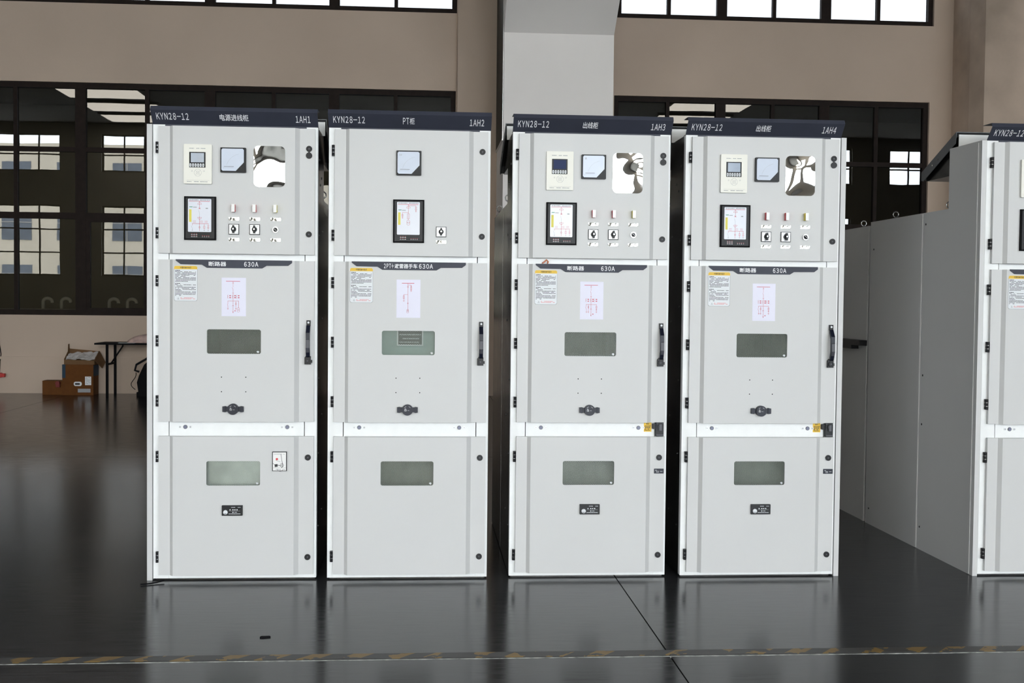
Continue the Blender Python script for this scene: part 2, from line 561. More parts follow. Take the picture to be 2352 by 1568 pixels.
# pier, pilaster and the second pier
structure('pilaster', MB().box(0.48, 2.77, WY - 0.14, WY - 0.001, 0, HZ), 'wall_plaster', 'beige pilaster between the two tall windows', 'pilaster')
structure('column', MB().prism_x([(16.1, 0), (16.1, 4.98), (15.66, 5.33), (15.0, 5.9), (15.0, HZ), (WY - 0.141, HZ), (WY - 0.141, 0)], 1.06, 2.542),
          'pier_plaster', 'off-white pier with sloping corbel between the windows', 'column')
structure('corner_column', MB().prism_z([(7.945, WY - 0.001), (7.945, 17.08), (8.02, 16.76), (9.9, 16.76), (9.9, WY - 0.001)], 0, HZ),
          'stained_plaster', 'brown stained pier right of the windows', 'column')
structure('trim_1', MB().box(-10.4, 0.40, WY - 0.02, WY - 0.0005, 0.494, 0.522), 'wall_plaster', 'flat cable trunking running along the wall under the window', 'trim')
for zz in (0.490, 0.520):
    obj('trunking_edge', MB().box(-10.4, 0.40, WY - 0.024, WY - 0.0005, zz, zz + 0.006).mesh('trunking_edge', 'wall_plaster'), bpy.data.objects['trim_1'])

# windows
def window(name, rect, thick, thin, trans, pane, label, depth=0.09, sashes=()):
    x0, x1, z0, z1 = rect
    yf = WY + 0.05
    root = empty(name, ((x0 + x1) / 2, yf, z0))
    tag(root, label, 'window', kind='structure')
    ox, oy, oz = root.location
    def bar(nm, a, b, c, d, y0=yf, y1=yf + depth):
        obj(nm, MB().box(a - ox, b - ox, y0 - oy, y1 - oy, c - oz, d - oz).mesh(nm, 'window_brown'), root)
    fb, ft, fs = 0.075, 0.075, 0.07
    bar('window_frame', x0, x1, z0, z0 + fb)
    bar('window_frame', x0, x1, z1 - ft, z1)
    bar('window_frame', x0, x0 + fs, z0 + fb, z1 - ft)
    bar('window_frame', x1 - fs, x1, z0 + fb, z1 - ft)
    vs = sorted([(c, 0.075) for c in thick] + [(c, 0.026) for c in thin])
    for c, hw in vs:
        bar('mullion', c - hw, c + hw, z0 + fb, z1 - ft, yf + 0.004, yf + depth - 0.004)
    edges = [x0 + fs] + [e for c, hw in vs for e in (c - hw, c + hw)] + [x1 - fs]
    cells = list(zip(edges[::2], edges[1::2]))
    zedge = [z0 + fb] + [e for zc, hh in trans for e in (zc - hh, zc + hh)] + [z1 - ft]
    rows = list(zip(zedge[::2], zedge[1::2]))
    for a, b in cells:
        for zc, hh in trans:
            bar('transom', a, b, zc - hh, zc + hh, yf + 0.008, yf + depth - 0.008)
        for k, (c, d) in enumerate(rows):
            y = yf + depth * 0.5
            if any(s < (a + b) / 2 < e for s, e in sashes) and k == 0:
                f = 0.055
                sash = MB()
                sash.box(a, a + f, yf + 0.012, yf + 0.07, c, d)
                sash.box(b - f * 0.4, b, yf + 0.012, yf + 0.07, c, d)
                sash.box(a + f, b - f * 0.4, yf + 0.012, yf + 0.07, d - f * 0.7, d)
                sash.box(a + f, b - f * 0.4, yf + 0.012, yf + 0.07, c, c + f * 0.6)
                sash.v = [(p - ox, q - oy, r - oz) for p, q, r in sash.v]
                obj('sash', sash.mesh('sash', 'window_brown'), root)
            obj('pane', MB().add([(a - ox, y - oy, c - oz), (b - ox, y - oy, c - oz), (b - ox, y - oy, d - oz), (a - ox, y - oy, d - oz)], [(0, 1, 2, 3)]).mesh('pane', pane), root)
LT = [-8.55, -6.74, -4.92, -3.09, -1.31]
LN = [-9.4, -7.62, -5.83, -3.985, -2.18, -0.417]
RT, RN = [4.415, 6.0], [3.615, 5.21, 6.805]
window('window_1', LW, LT, LN, [(2.555, 0.045), (3.506, 0.034)], 'glass_tinted', 'tall brown-framed window left of the pier with tinted panes', sashes=[(-4.9, -4.0)])
window('window_2', RW, RT, RN, [(2.555, 0.045), (3.506, 0.034)], 'glass_tinted', 'tall brown-framed window right of the pier with tinted panes')
window('window_3', LU, LT, LN, [(6.9, 0.034)], 'glass_film', 'bright upper window left of the pier with dark frame')
window('window_4', RU, RT, RN, [(6.9, 0.034)], 'glass_film', 'bright upper window right of the pier with dark frame')

ws = bpy.data.objects['window_1']
obj('window_sill', MB().box(LW[0] - ws.location.x, LW[1] - ws.location.x, 0.0905, 0.25, 0.0, 0.090).mesh('window_sill', 'hall_white'), ws)

# room behind the tall windows
rb = MB()
rb.box(HX0, HX1, 22.0, 22.2, 0, 4.8)
rb.box(HX0, HX1, WY + 0.301, 22.0, 4.8, 4.95)
rb.box(-12.2, -12.0, WY + 0.301, 22.0, 0, 4.8)
rb.box(9.8, 10.0, WY + 0.301, 22.0, 0, 4.8)
structure('wall_next_room', rb, 'room_behind', 'dim room seen through the tall windows', 'wall')

# wall behind the photographer: windows and gate frame
for i, (a, b) in enumerate(BACK_WINS):
    for c, d in BACK_Z:
        root = empty('window_%d' % (5 + i), ((a + b) / 2, HY0 - 0.15, c))
        tag(root, 'brown-framed window in the wall beside the open gate', 'window', 'windows beside the gate', 'structure')
        h = d - c
        fr = MB()
        W2 = (b - a) / 2
        fr.box(-W2, W2, -0.04, 0.04, 0, 0.07).box(-W2, W2, -0.04, 0.04, h - 0.07, h)
        fr.box(-W2, -W2 + 0.07, -0.04, 0.04, 0.07, h - 0.07).box(W2 - 0.07, W2, -0.04, 0.04, 0.07, h - 0.07)
        obj('window_frame', fr.mesh('window_frame', 'window_brown'), root)
        for xm, hw in ((0, 0.09), (-W2 / 2, 0.03), (W2 / 2, 0.03)):
            obj('mullion', MB().box(xm - hw, xm + hw, -0.035, 0.035, 0.07, h - 0.07).mesh('mullion', 'window_brown'), root)
        for zz in ([h * 0.33, h * 0.66] if h > 2 else [h * 0.45]):
            obj('transom', MB().box(-W2 + 0.07, W2 - 0.07, -0.03, 0.03, zz - 0.03, zz + 0.03).mesh('transom', 'window_brown'), root)
structure('door_1', MB().box(DOOR[0] - 0.15, DOOR[0], HY0 - 0.33, HY0 + 0.03, 0, DOOR[3] + 0.15).box(DOOR[1], DOOR[1] + 0.15, HY0 - 0.33, HY0 + 0.03, 0, DOOR[3] + 0.15)
          .box(DOOR[0], DOOR[1], HY0 - 0.33, HY0 + 0.03, DOOR[3], DOOR[3] + 0.15), 'window_brown', 'frame of the open gate facing the cabinets', 'gate')

# ceiling light panels, rows on both sides of the hall
for lx in (-12.2, 11.2):
    for ly in (-17.8, -14.7, -11.4, -8.0):
        r = empty('ceiling_light_offscreen', (lx, ly, HZ))
        tag(r, 'wide warm ceiling light panel in a row of four', 'ceiling light', 'ceiling lights')
        obj('housing', MB().box(-1.6, 1.6, -1.1, 1.1, -0.10, 0).mesh('housing', 'hall_white'), r)
        obj('diffuser_offscreen', MB().box(-1.5, 1.5, -1.0, 1.0, -0.115, -0.101).mesh('diffuser', 'ceiling_lamp'), r)

# outside, as the windows reflect it
structure('yard', MB().box(-80, 80, -90, HY0 - 0.31, -0.3, -0.1), 'yard', 'concrete yard outside the gate', 'ground')
ob = empty('office_building', (0, -58, -0.1))
tag(ob, 'pale office building across the yard', 'building')
obj('wall', MB().box(-45, 6, -6, 0, 0, 13).mesh('wall', 'facade'), ob)
wm = MB().box(-1.1, 1.1, 0.0, 0.05, 0, 2.0).mesh('window', 'facade_glass')
wb2 = MB().box(-0.04, 0.04, 0.05, 0.08, 0, 2.0).box(-1.1, 1.1, 0.05, 0.08, 1.3, 1.37).mesh('glazing_bar', 'hall_white')
for ix in range(12):
    for iz in range(3):
        q = obj('window', wm, ob, (-43 + ix * 4.1, 0.001, 1.8 + iz * 3.9))
        obj('glazing_bar', wb2, q)

# ------------------------------------------------------------------ switchgear cabinets
# local frame: x across the front 0..0.8, y depth (front of frame 0, negative towards the viewer), z up
YC, YE = -0.038, -0.020          # door centre panel and door edge strips

def door_mesh(z0, z1, hole=None):
    def make():
        mb = MB()
        P = [(0.030, YE), (0.085, YE), (0.102, YC), (0.692, YC), (0.714, YE), (0.787, YE)]
        for i, ((xa, ya), (xb, yb)) in enumerate(zip(P, P[1:])):
            if i == 2 and hole:
                holed(mb, xa, xb, z0, z1, hole, YC, YC + 0.014)
            else:
                mb.add([(xa, ya, z0), (xb, yb, z0), (xb, yb, z1), (xa, ya, z1)], [(0, 1, 2, 3)])
        yb = -0.003
        for z in (z0, z1):
            mb.add([(x, y, z) for x, y in P] + [(0.787, yb, z), (0.030, yb, z)], [list(range(8))])
        for x in (0.030, 0.787):
            mb.add([(x, YE, z0), (x, yb, z0), (x, yb, z1), (x, YE, z1)], [(0, 1, 2, 3)])
        return mb.mesh('door', 'door_paint')
    return cached(('door', z0, z1, hole), make)

def hinge_mesh():
    mb = MB()
    for k in range(3):
        mb.prism_z([(0.007 + 0.0075 * math.cos(math.radians(t)), -0.016 + 0.009 * math.sin(math.radians(t))) for t in range(0, 360, 45)], 0.0185 * k, 0.0185 * k + 0.0165, 0)
        mb.box(0.0, 0.014, -0.012, 0.0, 0.0185 * k, 0.0185 * k + 0.0165, 0)
    mb.prism_z([(0.007 + 0.006 * math.cos(math.radians(t)), -0.016 + 0.007 * math.sin(math.radians(t))) for t in range(0, 360, 45)], 0.001, 0.052, 1)
    return mb.mesh('hinge', ['black_plastic', 'steel'])

def lock_mesh():
    mb = MB()
    mb.ring(0, 0, 0.0105, 0.0148, -0.006, 0)
    mb.disc(0, 0, 0.0106, -0.003, 0)
    mb.ring(0, 0, 0.0055, 0.0085, -0.0055, -0.003)
    mb.disc(0, 0, 0.0035, -0.0045, -0.003, 1)
    return mb.mesh('lock', ['black_plastic', 'grey_plastic'])
def cap_mesh():
    mb = MB()
    mb.disc(0, -0.033, 0.0155, -0.0075, -0.001)
    mb.box(-0.004, 0.004, -0.004, -0.001, -0.022, -0.012)
    return mb.mesh('lock_cover', 'black_plastic')

def wire_mesh():
    """expanded-metal grille 0.262 x 0.121, lower left corner at the origin"""
    mb = MB()
    W, H, cw, ch, hw = 0.266, 0.125, 0.0112, 0.0069, 0.00048
    sl = ch / cw
    for sgn in (1, -1):
        c = -W * sl if sgn > 0 else 0.0
        top = H if sgn > 0 else H + W * sl
        while c < top:
            pts = []
            for x in (0, W):
                z = c + sgn * sl * x
                if -1e-9 <= z <= H:
                    pts.append((x, z))
            for z in (0, H):
                x = (z - c) / (sgn * sl)
                if 0 < x < W:
                    pts.append((x, z))
            if len(pts) >= 2 and math.dist(pts[0], pts[-1]) > 0.004:
                (xa, za), (xb, zb) = pts[0], pts[-1]
                L = math.dist(pts[0], pts[-1])
                nx, nz = -(zb - za) / L * hw, (xb - xa) / L * hw
                q = [(xa + nx, za + nz), (xa - nx, za - nz), (xb - nx, zb - nz), (xb + nx, zb + nz)]
                y = 0.0 if sgn > 0 else 0.0006
                mb.prism(q, y, y + 0.0009)
            c += ch * 1.0
    return mb.mesh('wire_mesh', 'mesh_wire')

def dashes(mb, x0, x1, z, h, y, mi, rnd, fill=0.9):
    x = x0
    while x < x1 - h:
        wv = min(x1 - x, h * rnd.uniform(0.8, 4.0))
        if rnd.random() < fill:
            mb.flat([(x, z), (x + wv, z), (x + wv, z + h), (x, z + h)], y, mi)
        x += wv + h * rnd.uniform(0.15, 0.5)

def diagram(mb, x0, x1, z0, z1, prims, y, wd):
    """single-line diagram in normalised u (right) v (down); primitives: l polyline, c circle, a arc, r box"""
    W, H = x1 - x0, z1 - z0
    def T(q):
        return (x0 + q[0] * W, z1 - q[1] * H)
    for p in prims:
        mi = p[-1]
        if p[0] == 'l':
            mb.stroke([T(q) for q in p[1]], wd * p[2], y, mi)
        elif p[0] == 'c':
            cx, cz = T(p[1])
            mb.arc(cx, cz, p[2] * W, 0, 360, wd * 0.9, y, mi, 14)
        elif p[0] == 'a':
            cx, cz = T(p[1])
            mb.arc(cx, cz, p[2] * W, p[3], p[4], wd, y, mi, 8)
        elif p[0] == 'r':
            (a, b), (c, d) = T(p[1]), T(p[2])
            mb.stroke([(a, b), (c, b), (c, d), (a, d), (a, b)], wd * 0.9, y, mi)
        elif p[0] == 'f':
            (a, b), (c, d) = T(p[1]), T(p[2])
            mb.flat([(a, d), (c, d), (c, b), (a, b)], y, mi)

def dashed(u, v0, v1, n, wdf, mi):
    s = (v1 - v0) / n
    return [('l', [(u, v0 + i * s), (u, v0 + (i + 0.6) * s)], wdf, mi) for i in range(n)]

def ct_group(u, v, mi):
    out = []
    for du in (0.0, ):
        out += [('a', (u, v), 0.03, 90, 270, mi), ('a', (u, v + 0.045), 0.03, 90, 270, mi)]
        for k in (0, 1):
            out.append(('f', (u + 0.045, v - 0.012 + 0.05 * k), (u + 0.115, v + 0.008 + 0.05 * k), mi))
    return out

def ground(u, v, mi):
    return [('l', [(u - 0.03, v), (u + 0.03, v)], 0.9, mi), ('l', [(u - 0.018, v + 0.012), (u + 0.018, v + 0.012)], 0.9, mi), ('l', [(u - 0.008, v + 0.024), (u + 0.008, v + 0.024)], 0.9, mi)]

def paper_prims(kind):
    R = 1
    out = []
    if kind == 'pt':
        out += [('l', [(0.23, 0.095), (0.73, 0.095)], 2.2, R), ('l', [(0.475, 0.10), (0.475, 0.79)], 1.1, R), ('a', (0.475, 0.19), 0.03, 20, 160, R), ('a', (0.475, 0.19), 0.03, 200, 340, R),
                ('l', [(0.475, 0.14), (0.61, 0.14), (0.61, 0.29)], 1.0, R), ('c', (0.61, 0.175), 0.022, R), ('r', (0.585, 0.20), (0.635, 0.27), R)] + ground(0.61, 0.29, R)
        out += [('l', [(0.475, 0.39), (0.305, 0.39), (0.305, 0.55)], 1.0, R), ('r', (0.28, 0.42), (0.33, 0.50), R)] + ground(0.305, 0.55, R)
        out += [('c', (0.475, 0.62), 0.02, R), ('c', (0.47, 0.805), 0.045, R), ('c', (0.47, 0.845), 0.045, R), ('c', (0.47, 0.805), 0.012, R)]
        return out
    out += [('l', [(0.19, 0.09), (0.75, 0.09)], 2.0, R)]
    out += dashed(0.47, 0.10, 0.25, 4, 1.0, R)
    out += [('a', (0.47, 0.15), 0.028, 20, 160, R), ('l', [(0.47, 0.31), (0.44, 0.255)], 1.0, R), ('l', [(0.47, 0.31), (0.47, 0.37)], 1.0, R), ('a', (0.47, 0.38), 0.028, 200, 340, R)]
    out += [('l', [(0.47, 0.39), (0.47, 0.915)], 1.1, R)]
    for u in (0.27, 0.47, 0.62):
        out += ct_group(u, 0.47, R)
    out += [('l', [(0.26, 0.605), (0.705, 0.605)], 1.2, R)]
    if kind == 'incomer':
        out += [('l', [(0.26, 0.605), (0.26, 0.68)], 1.0, R), ('l', [(0.26, 0.74), (0.24, 0.69)], 1.0, R), ('l', [(0.26, 0.74), (0.26, 0.80)], 1, R)] + ground(0.26, 0.80, R)
        out += [('l', [(0.59, 0.605), (0.59, 0.80)], 1.0, R), ('r', (0.57, 0.65), (0.61, 0.70), R)] + ground(0.59, 0.80, R)
        out += [('l', [(0.70, 0.605), (0.70, 0.79)], 1.3, R), ('c', (0.69, 0.81), 0.05, R), ('c', (0.69, 0.86), 0.05, R)]
    else:
        out += [('l', [(0.27, 0.605), (0.27, 0.66)], 1.0, R), ('l', [(0.28, 0.74), (0.24, 0.67)], 1.0, R), ('l', [(0.28, 0.74), (0.28, 0.80)], 1, R)] + ground(0.28, 0.80, R)
        out += [('l', [(0.36, 0.605), (0.36, 0.80)], 1.0, R), ('r', (0.34, 0.65), (0.38, 0.70), R)] + ground(0.36, 0.80, R)
        out += [('l', [(0.705, 0.605), (0.705, 0.80)], 1.0, R), ('r', (0.68, 0.65), (0.73, 0.70), R), ('c', (0.705, 0.74), 0.022, R)] + ground(0.705, 0.80, R)
    out += [('a', (0.47, 0.74), 0.03, 20, 160, R), ('f', (0.53, 0.85), (0.58, 0.87), R), ('l', [(0.455, 0.88), (0.47, 0.915), (0.485, 0.88)], 0.9, R)]
    return out

def mimic_prims(kind):
    R, K, G, YL = 1, 2, 3, 4
    out = [('l', [(0.05, 0.075), (0.93, 0.075)], 1.8, R)]
    if kind == 'pt':
        out += [('l', [(0.5, 0.08), (0.5, 0.35)], 1.2, R), ('l', [(0.5, 0.115), (0.83, 0.115), (0.83, 0.27)], 1.2, R), ('a', (0.5, 0.18), 0.08, 0, 180, R), ('l', [(0.42, 0.18), (0.58, 0.18)], 1.0, R),
                ('l', [(0.78, 0.16), (0.88, 0.16)], 1.0, R), ('c', (0.83, 0.22), 0.04, R)] + ground(0.83, 0.28, R)
        out += [('l', [(0.5, 0.325), (0.24, 0.325), (0.24, 0.47)], 1.1, R), ('r', (0.21, 0.38), (0.27, 0.44), R)] + ground(0.24, 0.48, R)
        out += [('r', (0.45, 0.36), (0.55, 0.51), R), ('l', [(0.5, 0.35), (0.5, 0.56)], 1.0, R), ('c', (0.5, 0.60), 0.07, R), ('c', (0.5, 0.66), 0.07, R)]
    else:
        out += [('l', [(0.5, 0.08), (0.5, 0.30)], 1.2, R), ('a', (0.5, 0.165), 0.08, 0, 180, R), ('l', [(0.42, 0.165), (0.58, 0.165)], 1.0, R),
                ('l', [(0.46, 0.27), (0.54, 0.31)], 1.2, R), ('l', [(0.54, 0.27), (0.46, 0.31)], 1.2, R)]
        out += [('l', [(0.5, 0.44), (0.46, 0.35)], 0.9, K), ('l', [(0.5, 0.44), (0.5, 0.54)], 0.9, K)]
        out += [('a', (0.5, 0.56), 0.08, 180, 360, R), ('l', [(0.42, 0.56), (0.58, 0.56)], 1.0, R), ('l', [(0.5, 0.54), (0.5, 0.97)], 1.3, R), ('l', [(0.19, 0.75), (0.88, 0.75)], 1.4, R)]
        for u in (0.22, 0.52, 0.72):
            for k in (0, 1, 2):
                out.append(('l', [(u, 0.665 + 0.028 * k), (u + 0.12, 0.665 + 0.028 * k)], 0.8, R))
        out += [('l', [(0.19, 0.75), (0.19, 0.80)], 1, R), ('l', [(0.19, 0.90), (0.15, 0.82)], 0.9, K), ('l', [(0.19, 0.90), (0.19, 0.94)], 1, K)] + ground(0.19, 0.945, K)
        out += [('l', [(0.70, 0.75), (0.70, 0.94)], 1, R), ('r', (0.665, 0.82), (0.735, 0.89), R)] + ground(0.70, 0.945, K)
        out += [('l', [(0.87, 0.75), (0.87, 0.94)], 1, R), ('l', [(0.83, 0.81), (0.91, 0.81)], 1, R), ('c', (0.87, 0.87), 0.035, R)] + ground(0.87, 0.945, K)
        out += [('c', (0.5, 0.86), 0.035, R), ('f', (0.76, 0.27), (0.86, 0.30), K)]
    out += [('f', (0.06, 0.235), (0.20, 0.255), G), ('f', (0.22, 0.245), (0.38, 0.265), K)]
    out += [('f', (0.05, 0.32), (0.155, 0.70), YL)]
    return out

def paper_mesh(kind):
    def make():
        mb = MB()
        x0, x1, z0, z1 = 0.338, 0.456, 1.313, 1.502
        mb.box(x0, x1, YC - 0.0012, YC - 0.0003, z0, z1, 0)
        return mb.mesh('diagram_sheet', 'paper')
    def marks():
        mb = MB()
        diagram(mb, 0.338, 0.456, 1.313, 1.502, paper_prims(kind), YC - 0.0016, 0.0011)
        return mb.mesh('diagram_lines', ['ink_pale_red', 'ink_red'])
    return cached('paper', make), cached(('paperline', kind), marks)

def sticker_mesh():
    mb = MB()
    x0, x1, z0, z1, c = 0.108, 0.222, 1.385, 1.558, 0.007
    pts = [(x0 + c, z0), (x1 - c, z0), (x1 - c * 0.9, z0 + c * 0.8), (x1, z0 + c), (x1, z1 - c), (x1 - c * 0.9, z1 - c * 0.8), (x1 - c, z1), (x0 + c, z1), (x0 + c * 0.9, z1 - c * 0.8), (x0, z1 - c), (x0, z0 + c), (x0 + c * 0.9, z0 + c * 0.8)]
    mb.prism(pts, YC - 0.001, YC - 0.0002, 0)
    return mb.mesh('instruction_label', 'label_white')
def sticker_print():
    rnd = random.Random(3)
    mb = MB()
    x0, x1, z0, z1, c = 0.108, 0.222, 1.385, 1.558, 0.007
    y = YC - 0.0014
    mb.flat([(x0 + 0.001, 1.541), (x1 - 0.001, 1.541), (x1 - 0.001, z1 - c), (x1 - c, z1 - 0.001), (x0 + c, z1 - 0.001), (x0 + 0.001, z1 - c)], y, 0)
    pts = [(x0 + c, z0 + 0.001), (x1 - c, z0 + 0.001), (x1 - 0.001, z0 + c), (x1 - 0.001, 1.541)]
    mb.stroke(pts, 0.0009, y, 1)
    mb.stroke([(x0 + 0.001, 1.541), (x0 + 0.001, z0 + c), (x0 + c, z0 + 0.001)], 0.0009, y, 1)
    z = 1.533
    for k in range(22):
        if k in (0, 11):
            dashes(mb, x0 + 0.006, x0 + 0.03, z, 0.0032, y, 1, rnd, 1.0)
        elif k == 10:
            pass
        elif k in (5, 9, 13, 17, 21):
            dashes(mb, x0 + 0.006, x0 + rnd.uniform(0.03, 0.08), z, 0.0024, y, 1, rnd, 0.85)
        else:
            dashes(mb, x0 + 0.006, x1 - 0.008, z, 0.0024, y, 1, rnd, 0.85)
        z -= 0.0058
    for k in range(2):
        dashes(mb, x0 + 0.032, x1 - 0.012, 1.400 - 0.005 * k, 0.0024, y, 2, rnd, 0.9)
    mb.stroke([(x0 + 0.017, 1.394), (x0 + 0.025, 1.394), (x0 + 0.021, 1.402), (x0 + 0.017, 1.394)], 0.0008, y, 1)
    return mb.mesh('label_print', ['yellow', 'ink_black', 'ink_pale_red'])

def relay_parts():
    x0, x1, z0, z1 = 0.157, 0.292, 1.957, 2.149
    body = MB()
    body.prism(rrect(x0, x1, z0, z1, 0.004, 3), YC - 0.014, YC - 0.003)
    body.box(x0 + 0.004, x1 - 0.004, YC - 0.004, YC + 0.01, z0 + 0.004, z1 - 0.004)
    scr = MB()
    scr.box(0.184, 0.262, YC - 0.0155, YC - 0.0135, 2.036, 2.111)
    glass = {}
    for k in ('screen_pale', 'screen_blue'):
        g = MB()
        g.box(0.192, 0.255, YC - 0.0162, YC - 0.015, 2.061, 2.106)
        glass[k] = g.mesh('screen', k)
    btn = MB()
    btn.prism(rrect(0, 0.0085, 0, 0.0165, 0.003, 3), YC - 0.019, YC - 0.0145, 0)
    btn.prism(rrect(0.0025, 0.006, 0.004, 0.0125, 0.001, 2), YC - 0.0194, YC - 0.0188, 1)
    pad = MB()
    y = YC - 0.0146
    cx, cz = 0.225, 2.011
    for a in range(0, 360, 45):
        pad.arc(cx, cz, 0.017, a + 4, a + 41, 0.0009, y, 0, 4)
    pad.arc(cx, cz, 0.008, 0, 360, 0.0008, y, 0, 12)
    for a in range(45, 360, 90):
        t = math.radians(a)
        pad.stroke([(cx + 0.009 * math.cos(t), cz + 0.009 * math.sin(t)), (cx + 0.0165 * math.cos(t), cz + 0.0165 * math.sin(t))], 0.0007, y, 0)
    pad.arc(cx, cz, 0.003, 0, 360, 0.0008, y, 0, 8)
    pad.stroke([(0.193, 2.019), (0.198, 2.022), (0.199, 2.017), (0.194, 2.016)], 0.0008, y, 0)
    pad.stroke([(0.250, 2.021), (0.258, 2.021), (0.258, 2.017), (0.250, 2.017)], 0.0008, y, 0)
    rnd = random.Random(5)
    dashes(pad, 0.184, 0.262, 2.127, 0.0028, y, 0, rnd, 0.9)
    dashes(pad, 0.207, 0.275, 1.966, 0.0028, y, 0, rnd, 0.9)
    dashes(pad, 0.170, 0.195, 1.966, 0.0024, y, 0, rnd, 0.9)
    pad.stroke([(0.172, 1.974), (0.28, 1.974)], 0.0006, y, 0)
    return (body.mesh('protection_relay', 'relay_cream'), scr.mesh('screen_surround', 'black_plastic'), glass, btn.mesh('button', ['label_white', 'ink_grey']), pad.mesh('keypad_print', 'ink_grey'))

def meter_parts():
    x0, x1, z0, z1 = 0.333, 0.456, 2.015, 2.136
    b = MB()
    b.prism(rrect(x0, x1, z0, z1, 0.003, 2), YC - 0.016, YC + 0.005, 0)
    b.prism([(x0 + 0.004, z0 + 0.004), (x1 - 0.004, z0 + 0.004), (x1 - 0.004, z1 - 0.004), (x0 + 0.004, z1 - 0.004)], YC - 0.019, YC - 0.015, 0)
    f = MB()
    f.prism([(0.339, 2.028), (0.345, 2.022), (0.408, 2.022), (0.447, 2.064), (0.447, 2.124), (0.441, 2.130), (0.345, 2.130), (0.339, 2.124)], YC - 0.0205, YC - 0.0185, 0)
    p = MB()
    y = YC - 0.0209
    p.stroke([(0.352, 2.043), (0.398, 2.043)], 0.0016, y, 0)
    p.stroke([(0.349, 2.032), (0.349, 2.038), (0.396, 2.038)], 0.0006, y, 1)
    p.arc(0.437, 2.03, 0.075, 100, 165, 0.0005, y, 1, 10)
    p.disc(0.434, 2.037, 0.0022, YC - 0.0205, YC - 0.0188, 0, 8)
    pa = MB()
    return b.mesh('meter', 'black_plastic'), f.mesh('meter_face', 'meter_face'), p.mesh('scale_print', ['ink_black', 'ink_grey'])

def mimic_parts(kind):
    x0, x1, z0, z1 = 0.159, 0.312, 1.684, 1.896
    b = MB()
    b.box(x0, x1, YC - 0.012, YC + 0.005, z0, z1, 0)
    b.box(x0 + 0.007, x1 - 0.007, YC - 0.014, YC - 0.011, z0 + 0.007, z1 - 0.007, 1)
    f = MB()
    f.prism(rrect(0.178, 0.290, 1.723, 1.884, 0.004, 3), YC - 0.0155, YC - 0.0135, 0)
    p = MB()
    diagram(p, 0.178, 0.290, 1.723, 1.884, mimic_prims(kind), YC - 0.0159, 0.0011)
    rnd = random.Random(11)
    dashes(p, 0.184, 0.284, 1.8765, 0.0038, YC - 0.0159, 2, rnd, 0.9)
    led = MB()
    for u in (0.197, 0.208, 0.219):
        for zz in (1.714, 1.7045):
            led.disc(u, zz, 0.0022, YC - 0.0155, YC - 0.0138, 0, 8)
            led.flat([(u - 0.004, zz - 0.0055), (u + 0.004, zz - 0.0055), (u + 0.004, zz - 0.0038), (u - 0.004, zz - 0.0038)], YC - 0.0143, 1)
    for u in (0.248, 0.258, 0.268, 0.278):
        led.disc(u, 1.7045, 0.0022, YC - 0.0155, YC - 0.0138, 0, 8)
        led.flat([(u - 0.002, 1.699), (u + 0.002, 1.699), (u + 0.002, 1.7007), (u - 0.002, 1.7007)], YC - 0.0143, 1)
    return (b.mesh('mimic_display', ['black_matt', 'black_plastic']), f.mesh('display_face', 'mimic_face'),
            p.mesh('mimic_lines', ['ink_red', 'ink_red', 'ink_grey', 'ink_green', 'yellow_strip']), led.mesh('led_row', ['led_red', 'label_white']))

def lamp_mesh(colr):
    mb = MB()
    mb.box(-0.0075, 0.0075, YC - 0.030, YC + 0.003, -0.0185, 0.0185, 1)
    mb.box(-0.0078, 0.0078, YC - 0.0315, YC - 0.0301, -0.0188, 0.0188, 0)
    mb.box(0.0075, 0.0095, YC - 0.024, YC - 0.006, -0.016, -0.008, 1)
    mb.box(-0.0095, -0.0075, YC - 0.024, YC - 0.006, 0.008, 0.016, 1)
    return mb.mesh('indicator_lamp', ['lamp_white', colr])
def nameplate_mesh():
    mb = MB()
    mb.prism(rrect(-0.025, 0.025, -0.0075, 0.0075, 0.001, 2), YC - 0.002, YC - 0.0002, 0)
    for sx in (-1, 1):
        mb.disc(sx * 0.0215, 0, 0.0022, YC - 0.0026, YC - 0.0018, 1, 10)
    return mb.mesh('nameplate', ['plate_metal', 'steel'])
def switch_parts():
    p = MB()
    p.box(-0.0255, 0.0255, YC - 0.006, YC + 0.002, -0.0255, 0.0255, 0)
    p.box(-0.0225, 0.0225, YC - 0.0072, YC - 0.0059, -0.0225, 0.0225, 1)
    k = MB()
    k.disc(0, 0, 0.0125, YC - 0.016, YC - 0.007, 0, 20)
    k.prism([(-0.0045, -0.019), (0.0045, -0.019), (0.005, 0.0), (0.0035, 0.019), (-0.0035, 0.019), (-0.005, 0.0)], YC - 0.030, YC - 0.015, 0)
    k.disc(0, 0.001, 0.004, YC - 0.0305, YC - 0.0295, 1, 10)
    mk = MB()
    y = YC - 0.0076
    for a, b in ((0.012, 0.015), (-0.018, 0.015), (0.015, -0.018)):
        mk.flat([(a, b), (a + 0.006, b), (a + 0.006, b + 0.002), (a, b + 0.002)], y, 0)
    return p.mesh('selector_switch', ['black_plastic', 'switch_silver']), k.mesh('switch_knob', ['black_plastic', 'steel']), mk.mesh('switch_marks', 'ink_grey')
